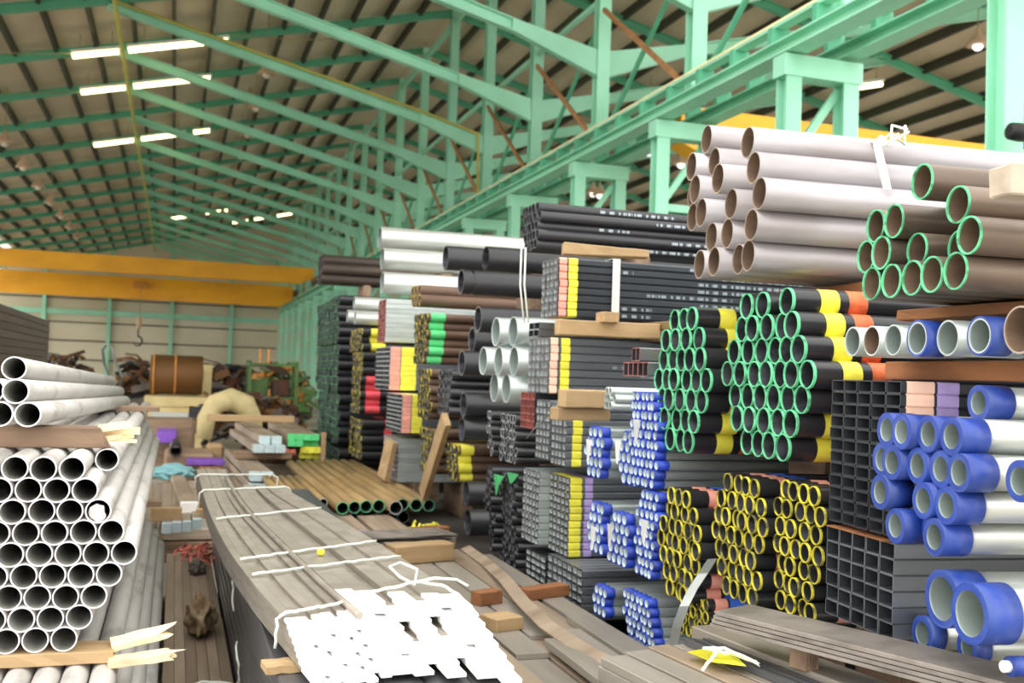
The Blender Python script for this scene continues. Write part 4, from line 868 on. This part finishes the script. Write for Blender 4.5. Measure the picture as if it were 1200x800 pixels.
across(8.5, 'white tie wire round the far end of the bundle', .0)
across(6.0, 'white tie wire across the middle of the bent bundle', .5, False)
across(4.65, 'looped white tie wire over the bundle, upper of two strands', .45, False)
across(4.3, 'looped white tie wire over the bundle, lower of two strands', .35, False)
across(3.62, 'white tie wire behind the white ends of the left sheaf', .15, True, False)
cx, cy = (uD(3.95)+uR(3.95))/2+.08, 3.97
wire([(uD(3.9)+.02, 3.86, zw(3.9)), (cx-.12, 3.93, zw(3.9)+.005), (cx, 3.97, zw(4)+.02), (cx+.1, 3.93, zw(4)+.01), (uR(3.9)-.02, 3.8, zw(3.8)+.004), (uR(3.8)+.035, 3.72, 1.0)], 'white tie wire with bow over the right sheaf')
bm = bmesh.new(); tube(bm, [Vector((cx, cy, 1.075))+Vector(q) for q in ((0, 0, 0), (-.05, .06, .02), (-.08, .12, .05), (-.03, .15, .06), (.03, .1, .04), (0, 0, .01), (.07, -.03, .03), (.16, -.02, .02), (.2, -.06, .0))], .006, 6)
tag(obj('wire_bow', mesh_from(bm, 'wire_bow', 'wire_white')), 'curled bow of white wire on the right sheaf', 'wire')
wire([(.045, 5.15, .357), (.1, 5.2, .358), (.2, 5.28, .36), (.3, 5.25, .358), (.39, 5.15, .357)], 'pale tie wire across the narrow brown bars', .008)
wire([(.33, 5.0, .62), (.335, 4.85, .55), (.345, 4.9, .42), (.35, 5.1, .40)], 'pale wire loop on the side of the dark bars, lower one')
wire([(.34, 5.6, .8), (.335, 5.5, .72), (.34, 5.45, .66)], 'pale wire on the side of the dark bars, upper one')
bm = bmesh.new(); lathe(bm, [(.004, -.015), (.018, -.008), (.018, .01), (.004, .015)], 10); P = onZ(376, 647, 1.07)
tag(obj('yellow_stopper', mesh_from(bm, 'yellow_stopper', 'tag_yellow'), P), 'tiny yellow stopper on the right sheaf of flat bars', 'cap')
# ================================================================== FLAT BARS to the right of the bundle
FB = [('flat_steel',), ('flat_brown',)]
cols = [(1.215, .14), (1.37, .15), (1.535, .16), (1.70, .15), (1.86, .15), (2.02, .145)]
zf = .69
for l in range(4):
    for c, (u, w) in enumerate(cols):
        vn = 2.6 + U_(-.1, .1); vf = 7.35 + U_(-.25, .25) - .25*abs(c-2.5)
        if l == 0 and c in (3,): vn = 4.55
        if l == 0 and c in (2,): vn = 4.25
        if l == 0 and c == 0: vf = 6.3
        if l == 1 and c == 1: vf = 6.6
        L = round(vf-vn, 2); me = bar_mesh(w*.94, .022, L, [('flat_steel', 'flat_brown', 'flat_steel')[(c+l) % 3]])
        put('wide_flat_bar', me, frame(Vector((u+U_(-.003, .003), vn, zf-l*.0235)), *axes(U_(-.12, .12), 0, 'v')), f'wide weathered flat bar right of the white ends, {ORD[c]} from left in {ORD[l]} layer down', 'flat bar', 'wide weathered flat bars before the blue bundles', w)
for j, (u, vn, w) in enumerate(((1.66, 2.7, .1), (1.79, 2.68, .1), (1.93, 2.7, .12))):
    L = round((4.35, 4.5, 4.75)[j]-vn, 2)
    put('squared_bar', bar_mesh(w, .035, L, ['flat_steel']), frame(Vector((u, vn, zf+.03)), *axes(.6, 0, 'v')), f'thick squared steel bar end on the weathered flats, {ORD[j]} from left', 'steel bar', 'thick squared bars on the weathered flats', w)
for j in range(5):
    put('thin_bar', bar_mesh(.02, .03, 2.2, ['flat_dark']), frame(Vector((1.19+j*.027, 2.55+U_(-.1, .1), zf+.028)), *axes(.5, 0, 'v')), f'thin dark bar beside the white-ended bundle, {ORD[j]} from left', 'steel bar', 'thin dark bars on edge', .03)
path = [(1.80-.0*i, 6.6-.2*i, 0) for i in range(0)]
tw = [onZ(x, y, z) for x, y, z in ((545, 680-40+2, .71), (570, 660, .72), (592, 680, .745), (612, 705, .76), (640, 733, .755), (675, 758, .735), (710, 778, .72), (735, 790, .715))]
o = swept('twisted_strip', [(p.x, p.y, z) for p, z in zip(tw, (.715, .725, .75, .765, .76, .745, .732, .728))][::-1], .07, .006, ['flat_brown', 'flat_brown'], 0, .35); tag(o, 'bent flat strip curling over the weathered flat bars', 'strip')
z0 = zf+.011
P = onZ(492, 645, .77); timber('timber_block', (P.x, P.y, z0+.06), (.42, .16, .115), 'wood_pale', 'short light brown timber block at the head of the flats', rz=.25)
P = onZ(570, 705, .71); timber('timber_block', (P.x, P.y, z0+.035), (.15, .09, .07), 'wood_rust', 'small orange brown block between the flats, left one', rz=.4)
P = onZ(633, 695, .72); timber('timber_block', (P.x+.02, P.y, z0+.03), (.3, .1, .06), 'wood_rust', 'orange brown timber across the right flats', rz=.35)
P = onZ(588, 733, .71); timber('timber_block', (P.x, P.y, z0+.03), (.16, .14, .06), 'wood_pale', 'pale wood piece right of the white painted ends', rz=.3)
for j, v in enumerate((3.3, 6.0)):
    for i in range(3): timber('timber', (1.63, v, .1+i*.2), (.98, .2, .196), 'wood_brown', f'bearer under the weathered flats, {("near", "far")[j]} pile, {("lowest", "middle", "top")[i]} one')
# ================================================================== NEAR RIGHT: scaled plates and flats
def plate(A, B, w, t, z, m, name, lab, grp=None, cat='steel plate'):
    A = Vector(A); B = Vector(B); L = round((B-A).length, 2); d = (B-A).normalized(); f = Vector((0, 0, 1)).cross(d).normalized()
    put(name, bar_mesh(w, t, L, [m]), frame(Vector((A.x, A.y, z)), d, f, Vector((0, 0, 1))), lab, cat, grp, .3)
dA, dB = Vector((1.83, 3.08, 0)), Vector((2.36, 1.75, 0))
for j in range(4):
    plate(dA+Vector((.0, -.0+.01*j, 0)), dB, .19, .0125 if j else .014, 1.143-j*.0155, 'plate_scale', 'scaled_plate', f'mill-scaled wide steel plate low right, {("topmost", "second", "third", "lowest")[j]} of four', 'four mill-scaled plates low right')
for j, (a, b, w, t, z, m) in enumerate((((1.93, 3.42, 0), (2.2, 1.6, 0), .15, .045, .985, 'flat_steel'), ((1.77, 3.3, 0), (2.02, 1.6, 0), .1, .03, .96, 'flat_steel'), ((1.665, 3.3, 0), (1.9, 1.6, 0), .09, .03, .96, 'flat_brown'), ((1.56, 3.25, 0), (1.78, 1.6, 0), .1, .03, .96, 'flat_steel'), ((1.45, 3.2, 0), (1.66, 1.6, 0), .1, .03, .96, 'flat_steel'))):
    plate(a, b, w, t, z, m, 'near_flat_bar', f'thick flat bar in front of the scaled plate, {ORD[j]} from right', 'thick flat bars in front of the scaled plate', 'flat bar')
for j in range(6):
    plate((1.82-.018*j+.03, 3.28, 0), (2.06-.018*j+.03, 1.6, 0), .008, .022, .985+.003*(j % 2), 'flat_dark', 'thin_edge_bar', f'thin bar on edge beside the yellow tag, {ORD[j]} from right', 'thin bars on edge beside the yellow tag', 'bar')
for l in range(3):
    for j in range(4):
        plate((1.47+.15*j, 3.22+.05*j, 0), (1.70+.15*j, 1.6, 0), .145, .055, .916-l*.0565, 'flat_steel', 'squared_billet', f'squared steel bar under the near flats, {ORD[j]} from left in {ORD[l]} layer down', 'squared bars under the near flats', 'steel bar')
for j, (v, u) in enumerate(((2.84, 1.95), (1.95, 2.2))): timber('timber', (u, v, 1.045), (.06, .07, .085), 'wood_brown', f'small block under the scaled plates, {("far", "near")[j]} one', rz=.27)
P = onZ(831, 776, .99); bm = bmesh.new(); vs = [bm.verts.new(q) for q in ((-.03, .1, .0), (.07, .1, .012), (.1, -.02, .002), (.06, -.13, .01), (-.02, -.05, .006))]; bm.faces.new(vs); bmesh.ops.solidify(bm, geom=bm.faces[:], thickness=.002)
tag(obj('yellow_tag', mesh_from(bm, 'yellow_tag', 'tag_yellow'), (P.x, P.y, 1.0)), 'yellow paper tag tied on the near flat bars', 'tag')
P = onZ(845, 778, 1.0); c = Vector((P.x, P.y, 1.012))
wire([c+Vector(q) for q in ((-.1, -.06, -.01), (-.03, .0, .01), (.0, .03, .02), (.05, .0, .015), (.1, -.08, .0), (.02, .02, .03), (-.02, .08, .02), (.01, .0, .02))], 'white wire knot on the yellow tag', .006)
P = onZ(782, 787, .74); c = Vector((P.x, P.y, .755))
wire([c+Vector(q) for q in ((-.12, -.05, 0), (-.05, -.01, .01), (.0, .0, .02), (.05, .05, .01), (.02, .01, .02), (.09, .01, .01))], 'white wire knot on the thick squared bars', .006)
# ================================================================== MIDDLE DISTANCE
# pile of ochre pipes with green-rimmed ends
OP = ['ochre_pipe', 'green_rim', 'black_bore']; OPW = ['ochre_pipe', 'sq_end_light', 'black_bore']
zt_ = .80; uo = .95
for j, (x, y, D_, mm) in enumerate(((328, 566, .08, OPW), (341, 566, .08, OPW), (358, 571, .08, OPW), (364, 580, .08, OPW), (376, 580, .08, OPW), (381, 590, .108, OP), (398, 589, .108, OP), (413, 588, .108, OP), (441, 588, .112, OP), (461, 591, .118, OPW), (472, 586, .108, OP), (487, 587, .112, OP), (502, 587, .108, OP))):
    P = onZ(x, y, zt_-D_/2+.03); L = round(11.4-P.y, 1) if j < 5 else 4.2; uo += D_/2
    put('ochre_pipe', pipe_mesh(D_, .007, L, 24, mm), frame(Vector((uo, P.y, .683+D_/2)), *axes(0, 0, 'v')), f'dusty ochre pipe in the pile before the yellow bundles, {ORD[j]} from left', 'pipe', 'dusty ochre pipes mid aisle', D_)
    uo += D_/2+.003
for l in range(2):
    for j in range(10):
        put('lower_ochre_pipe', pipe_mesh(.115, .008, 1.9, 20, OPW), frame(Vector((1.02+j*.12, 9.4+U_(0, .1), .56-l*.118)), *axes(0, 0, 'v')), f'dusty pipe in the {("upper", "lower")[l]} layer beneath the ochre pile, {ORD[j]} from left', 'pipe', 'pipes beneath the ochre pile', .1)
timber('timber', (1.62, 9.5, .65), (1.25, .12, .06), 'wood_rust', 'brown timber under the green-rimmed ochre pipe ends')
timber('timber', (1.62, 11.0, .65), (1.25, .12, .06), 'wood_brown', 'timber under the middle of the ochre pipes')
for j, v in enumerate((9.8, 11.1)): timber('timber', (1.6, v, .19), (1.4, .2, .378), 'wood_brown', f'bearer below the ochre pipes, {("near", "far")[j]} one')
def leaning(a, b, w, lab):
    a = Vector(a); b = Vector(b); d = (b-a); bm = bmesh.new(); beam(bm, (0, 0, 0), d, w, .05, up=(1, .2, 0)); return tag(obj('plank', mesh_from(bm, 'plank', 'wood_pale'), a), lab, 'plank')
leaning(onZ(496, 579, .835), onU(523, 491, 2.13), .13, 'long plank leaning on the black pipe stack')
leaning(onZ(449, 560, .835), onU(459, 516, 2.13), .2, 'shorter plank leaning on the far banded tubes')
# oddments between the ochre pipes and the weathered flats
for j in range(4):
    put('purple_ended_bar', bar_mesh(.088, .06, 1.15, ['flat_brown', 'band_lilac'], .12), frame(Vector((1.19+j*.092, 7.75+.05*j, .64)), *axes(0, 0, 'v')), f'lilac ended bar beyond the bent bundle, {ORD[j]} from left', 'steel bar', 'lilac ended bars before the ochre pipes', .08)
for j in range(4):
    put('pale_tipped_bar', bar_mesh(.07, .055, .95, ['flat_brown', 'end_paleblue'], .1), frame(Vector((1.59+j*.075, 7.95+U_(-.03, .03), .637)), *axes(0, 0, 'v')), f'greyish white ended bar right of the lilac ones, {ORD[j]} from left', 'steel bar', 'greyish ended bars before the ochre pipes', .08)
for j in range(3):
    o = timber('dark_sheet', (1.62+.03*j, 7.6-.04*j, .68+.02*j), (.82-.06*j, .42-.03*j, .009), 'plate_scale', f'dark scaled sheet offcut before the lilac bars, {("lowest", "middle", "topmost")[j]} of three', rz=.1*j, cat='sheet')
timber('timber', (1.68, 7.95, .575), (1.0, .12, .06), 'wood_brown', 'bearer under the lilac and greyish ended bars'); timber('timber', (1.68, 8.55, .575), (1.0, .12, .06), 'wood_brown', 'second bearer under the lilac ended bars'); timber('timber', (1.68, 8.0, .27), (.98, .2, .54), 'wood_brown', 'thick block under the lilac ended bars'); timber('timber', (1.68, 8.55, .27), (.98, .2, .54), 'wood_brown', 'rear thick block under the lilac ended bars')
timber('timber', (1.98, 7.95, .655), (.3, .1, .09), 'wood_rust', 'short brown block right of the greyish ended bars', rz=.2)
bm = bmesh.new()
for i in range(22):
    q = Vector((U_(-.12, .12), U_(-.2, .2), U_(.0, .08))); tube(bm, [q, q+Vector((U_(-.08, .08), U_(-.08, .08), U_(.0, .07))), q+Vector((U_(-.12, .12), U_(-.1, .1), U_(-.02, .03)))], .012, 4)
tag(obj('plastic_wrap', mesh_from(bm, 'plastic_wrap', 'band_yellow'), (2.03, 8.25, .555)), 'torn yellow plastic wrapping before the lowest wide black pipes', 'wrapping', kind='stuff')
# stack of flats with pale blue ends
for l, (y0, n_) in enumerate(((2, 2), (3, 3))):
    pass
FE = ['flat_brown', 'end_paleblue']
for l, (z, us) in enumerate(((1.03, (1.10, 1.24)), (.93, (1.02, 1.15, 1.28)), (.72, (.9, 1.03)), (.6, (.9, 1.03)), (.48, (.9, 1.03, 1.16)))):
    for j, u in enumerate(us):
        put('pale_ended_bar', bar_mesh(.125, .095, 3.4, FE, .15), frame(Vector((u+.0, (13.0, 12.9, 11.6, 11.6, 11.6)[l], z)), *axes(-2, 0, 'v')), f'steel bar with pale blue end, {ORD[j]} from left in {("top", "second", "third", "fourth", "lowest")[l]} row of the far stack', 'steel bar', 'pale blue ended bars mid aisle', .1)
timber('timber', (1.1, 13.2, .83), (.7, .12, .09), 'wood_brown', 'timber inside the pale blue ended stack'); timber('timber', (1.1, 12.2, .2), (.7, .2, .4), 'wood_brown', 'bearer below the pale blue ended stack')
# painted bar ends beyond
for nm, x0, x1, y0, y1, m, lab in (('bar', 337, 373, 508, 523, 'band_green', 'green'), ('bar', 352, 375, 523, 538, 'band_yellow', 'yellow'), ('bar', 326, 346, 526, 534, 'band_peach', 'salmon')):
    V = 13.6; A = onV(x0, y0, V); B = onV(x1, y1, V); n_ = max(3, round((B.x-A.x)/.09))
    for r in range(2):
        for j in range(n_):
            w = (B.x-A.x)/n_; h = (A.z-B.z)/2
            put('painted_end_bar', bar_mesh(round(w*.96, 3), round(h*.96, 3), 3.0, ['flat_brown', m if m != 'band_peach' else 'pink_net'], .1), frame(Vector((A.x+w*(j+.5), V+U_(-.08, .08), A.z-h*(r+.5))), *axes(0, 0, 'v')), f'bar with {lab} painted end, {ORD[j]} from left in {("upper", "lower")[r]} row of the {lab} group', 'steel bar', f'{lab} ended bars mid aisle', .05)
P = onV(355, 539, 13.6); timber('timber', (P.x-.1, 14.5, P.z-.055), (.8, .2, .1), 'wood_brown', 'timber under the green and yellow bar ends'); timber('timber', (P.x-.1, 14.5, (P.z-.115)/2), (.8, .3, P.z-.12), 'wood_grey', 'thick bearer under the painted bar ends')
P = onV(379, 520, 13.5); timber('timber', (P.x, P.y, P.z-.1), (.06, .06, .5), 'wood_pale', 'upright stake beside the green bar ends')
P = onV(290, 490, 15); timber('timber', (P.x+.05, 15, P.z), (1.2, .15, .09), 'wood_pale', 'long timber lying across behind the pale blue ends')
# left mid-aisle oddments
def billet(A, B, w, h, mats, lab, endp=.12, name='billet'):
    A = Vector(A); B = Vector(B); d = (B-A).normalized(); f = Vector((0, 0, 1)).cross(d).normalized()
    o = obj(name, bar_mesh(w, h, round((B-A).length, 2), mats, endp), mw=frame(A, d, f, d.cross(f))); return tag(o, lab, 'steel bar')
billet(onV(222, 596, 9.9), onV(208, 562, 13.2), .16, .11, ['flat_brown', 'tag_white'], 'square brown bar with white end pointing down the aisle')
for j in range(4):
    x = 195+j*12; V = 9.3; P = onV(x, 616, V)
    put('white_ended_rod', bar_mesh(.078, .085, 3.2, ['flat_brown', 'end_paleblue'], .1), frame(Vector((P.x, V+U_(-.06, .06), P.z+U_(-.02, .02))), *axes(0, 0, 'v')), f'rod with greyish white end at the head of the aisle strip, {ORD[j]} from left', 'rod', 'greyish white ended rods', .08)
P = onV(215, 628, 10.3); timber('timber', (P.x, 10.6, P.z-.02), (.6, .16, .1), 'wood_grey', 'grey bearer under the white-ended rods'); timber('timber', (P.x, 10.6, .1), (.6, .2, .2), 'wood_brown', 'lowest bearer under the white-ended rods')
P = onV(195, 602, 9.6); timber('timber_block', P, (.26, .1, .12), 'wood_pale', 'cream timber block left of the white-ended rods')
P = onV(241, 601, 9.8); timber('timber_block', P, (.17, .1, .08), 'wood_pale', 'small timber piece right of the square white end')
P = onV(178, 600, 9.5)
for j, (x, w) in enumerate(((172, .05), (180, .05), (188, .05))):
    a = onV(x, 632, 9.2); b = onV(x+6, 568, 12.5); billet(a, b, w, .05, ['flat_brown', 'flat_brown'], f'narrow brown bar along the left stack, {ORD[j]} from left', .02, 'narrow_billet')
P = onV(203, 549, 14.0); lump('tarp', (P.x, P.y, P.z-.12), (.25, .5, .1), 'cyan_cloth', 'pale blue tarpaulin scrap in the aisle', 'tarp', .4, 2.5, 4, 2)
P = onV(195, 513, 17.0); o = timber('purple_bar', (P.x, P.y+1, P.z), (.3, 2.0, .16), 'purple_paint', 'purple painted bar ends in the aisle')
P = onV(233, 543, 14.5); o = timber('purple_strip', (P.x+.1, P.y+.6, P.z-.02), (.5, .6, .05), 'purple_paint', 'thin purple strip beyond the white-ended square bar')
for j, (x, y, V, sx, sy, m, lab) in enumerate(((222, 528, 16, .7, 1.2, 'wood_brown', 'brown board stack in mid aisle'), (248, 548, 14.2, .35, .5, 'wood_rust', 'brown plank beside the pale blue ended stack'), (190, 490, 19, 1.1, 1.4, 'wood_brown', 'large brown board behind the left stack'), (252, 520, 16.5, .25, .6, 'wood_pale', 'yellowish board on end in mid aisle'), )):
    P = onV(x, y, V); top = P.z; timber('board', (P.x, P.y, top/2), (sx, sy, max(top, .1)), m, lab)
P = onV(206, 528, 15.2); bm = bmesh.new(); 
o = obj('black_tube', pipe_mesh(.16, .01, 1.5, 24, BK), mw=frame(P, *axes(0, 0, 'v'))); tag(o, 'short black tube end in mid aisle', 'pipe')
for j in range(0):
    a = U_(150, 262); y = U_(555, 640); z = U_(.05, .3); P = onZ(a, y, .3)
    if P.x > .02 and P.y < 18 and P.y > 9.6: lump('scrap_lump', (P.x, P.y, .0), (.12, .2, .3), 'scrap_dark', f'dark scrap lump on the aisle floor, {ORD[j]} of a scatter', 'scrap', .6, 2.5, 3, j)
# ================================================================== FAR END
c = onV(207, 439, 26); R_ = .47
e = empty('steel_coil', (c.x, c.y, c.z), 'large rusty brown steel coil lying across the far aisle', 'coil')
bm = bmesh.new(); lathe(bm, [(.2, -.6), (R_-.02, -.6), (R_, -.58), (R_, .58), (R_-.02, .6), (.2, .6)], 40, 'x'); obj('winding', mesh_from(bm, 'winding', 'rust_coil'), parent=e)
for x in (-.52, -.03):
    bm = bmesh.new()
    tube(bm, [(x, (R_+.008)*cos(2*PI*k/28), (R_+.008)*sin(2*PI*k/28)) for k in range(28)], .02, 6, closed=True); obj('band', mesh_from(bm, 'band', 'orange_bit'), parent=e)
bm = bmesh.new(); lathe(bm, [(.1, -.62), (.19, -.615), (.19, .615), (.1, .62)], 20, 'x'); obj('core', mesh_from(bm, 'core', 'black_iron'), parent=e)
P = onV(206, 478, 25.5); e = empty('cream_machine', (P.x, P.y, 0), 'cream boxy machine casing below the rusty coil', 'machine')
bm = bmesh.new(); box(bm, -.62, .62, -.4, .9, 0, P.z+.05); obj('casing', mesh_from(bm, 'casing', 'cream_box'), parent=e)
bm = bmesh.new(); box(bm, -.7, .7, -.45, .95, P.z+.05, P.z+.28); obj('lid', mesh_from(bm, 'lid', 'cream_box'), parent=e)
bm = bmesh.new(); box(bm, -.55, .75, -.5, -.42, P.z-.3, P.z-.08); obj('front_rail', mesh_from(bm, 'front_rail', 'galv_white'), parent=e)
P = onV(240, 440, 27); bm = bmesh.new(); box(bm, -.16, .16, -.3, .3, 0, onV(240, 427, 27).z); tag(obj('cream_cabinet', mesh_from(bm, 'cream_cabinet', 'cream_box'), (P.x, P.y, 0)), 'narrow cream cabinet right of the rusty coil', 'cabinet')
bm = bmesh.new(); P = onV(267, 480, 22); tube(bm, [(-.45, 0, -.6), (-.42, 0, -.2), (-.25, 0, .12), (.05, 0, .22), (.35, .1, .1), (.5, .2, -.2), (.58, .3, -.7)], [.16, .19, .22, .24, .24, .22, .2], 14)
tag(obj('duct', mesh_from(bm, 'duct', 'cream_cloth'), P), 'bulky cream wrapped duct arching beside the machine', 'duct')
def scrapheap(x0, x1, ytop, V, m, lab, n_=90, name='scrap', colors=('scrap_dark', 'rust_coil', 'black_iron', 'scrap_grey')):
    A = onV(x0, ytop, V); B = onV(x1, ytop, V); bm = bmesh.new(); rs = random.Random(x0)
    for i in range(n_):
        u = rs.uniform(A.x, B.x); t = (u-A.x)/(B.x-A.x); top = A.z*(.75+.25*sin(PI*t))+.12*rs.uniform(-1, 1); z = top*rs.random()**.5; y = V+rs.uniform(-1, 1)*(1.2-z*.3)
        a = rs.uniform(0, PI); q = Vector((cos(a), sin(a)*.6, rs.uniform(-.5, .5)))*rs.uniform(.15, .5); p = Vector((u, y, z)); mi = rs.choice((0, 0, 1, 2, 3))
        if rs.random() < .5: tube(bm, [p-q, p+Vector((0, 0, rs.uniform(0, .2))), p+q], rs.uniform(.02, .06), 6, mi)
        else: beam(bm, p-q*.6, p+q*.6, rs.uniform(.08, .35), rs.uniform(.03, .25), mi)
    o = obj(name, mesh_from(bm, name, list(colors))); return tag(o, lab, 'scrap', kind='stuff')
scrapheap(40, 108, 417, 30, 0, 'dark rusty scrap heaped before the back wall at far left', 150)
scrapheap(142, 176, 422, 28.6, 0, 'dark brown scrap heaped left of the rusty coil', 110)
scrapheap(232, 300, 422, 31, 0, 'tangled dark scrap heaped right of the rusty coil', 160)
scrapheap(300, 362, 428, 30, 0, 'brown and green scrap heaped before the far columns', 150, colors=('green_machine', 'scrap_dark', 'green_machine', 'orange_bit'))
scrapheap(230, 350, 464, 23.2, 0, 'low dark scrap spread across the far aisle', 130)
# far green rack
P = onV(318, 455, 25.5); top = onV(318, 423, 25.5).z; e = empty('storage_rack', (P.x, P.y, 0), 'old green steel rack before the far columns', 'rack')
for sx in (-.55, .55):
    for sy in (-.4, .4):
        bm = bmesh.new(); beam(bm, (sx, sy, 0), (sx, sy, top), .07, .07, up=(0, 1, 0)); obj('upright', mesh_from(bm, 'upright', 'green_machine'), parent=e)
for z in (.6, 1.2, top-.12):
    bm = bmesh.new(); box(bm, -.58, .58, -.43, .43, z, z+.06); obj('shelf', mesh_from(bm, 'shelf', 'green_machine'), parent=e)
for j, (dx, z, m) in enumerate(((-.3, 1.26, 'green_machine'), (.2, 1.26, 'scrap_dark'), (.0, .66, 'green_machine'))):
    bm = bmesh.new(); box(bm, -.2, .2, -.3, .3, 0, .4); bmesh.ops.bevel(bm, geom=bm.edges[:], offset=.03, segments=1, affect='EDGES'); tag(obj('crate', mesh_from(bm, 'crate', m), (P.x+dx, P.y, z+.004)), ('green crate on the upper shelf of the green rack', 'dark crate on the upper shelf of the green rack', 'green crate on the lower shelf of the green rack')[j], 'crate')
for j, x in enumerate((305, 312)):
    p = onV(x, 430, 25); bm = bmesh.new(); beam(bm, (0, 0, 0), (0, 0, .35), .05, .05, up=(0, 1, 0)); tag(obj('orange_stake', mesh_from(bm, 'orange_stake', 'orange_bit'), (P.x-.3+.2*j, P.y, top-.055)), f'orange stake on the green rack, {("left", "right")[j]} one', 'stake')
# dark plates stacked on the far left
zt1 = onV(20, 372, 12).z; x1 = onV(44, 400, 12).x
for j in range(14):
    t = .07; z = zt1 - .02 - j*t
    put('dark_plate', bar_mesh(1.6, t*.97, 5.0, ['dark_plate']), frame(Vector((x1-.8-.0*j, 8.0+U_(-.03, .03), z+.0)), *axes(0, 0, 'v')), f'dark brown steel plate stacked far left, {ORD[j]} from the top', 'steel plate', 'dark plates stacked far left', 1)
for j, v in enumerate((8.6, 12.2)):
    zb_ = zt1-.02-14*.07+.032; timber('timber', (x1-.8, v, zb_/2), (1.5, .3, zb_), 'wood_brown', f'thick bearer under the dark plates far left, {("near", "far")[j]} one')
# ================================================================== LIGHT
flush()
bm = bmesh.new(); 
v = [bm.verts.new(q) for q in ((-90, -90, -.22), (110, -90, -.22), (110, 200, -.22), (-90, 200, -.22))]; bm.faces.new(v); struct('floor_outside', bm, 'ground_out')
w = bpy.data.worlds.new('sky'); SC.world = w; w.use_nodes = True; nt = w.node_tree; bg = nt.nodes['Background']
bg.inputs[0].default_value = (1.0, .97, .92, 1); bg.inputs[1].default_value = 3.0
vs = SC.view_settings; vs.view_transform = 'Standard'; vs.look = 'None'; vs.exposure = .22; vs.gamma = 1; vs.use_curve_mapping = False
SC.cycles.max_bounces = 8; SC.cycles.diffuse_bounces = 5; SC.cycles.use_denoising = True
SC.cycles.sample_clamp_indirect = 6
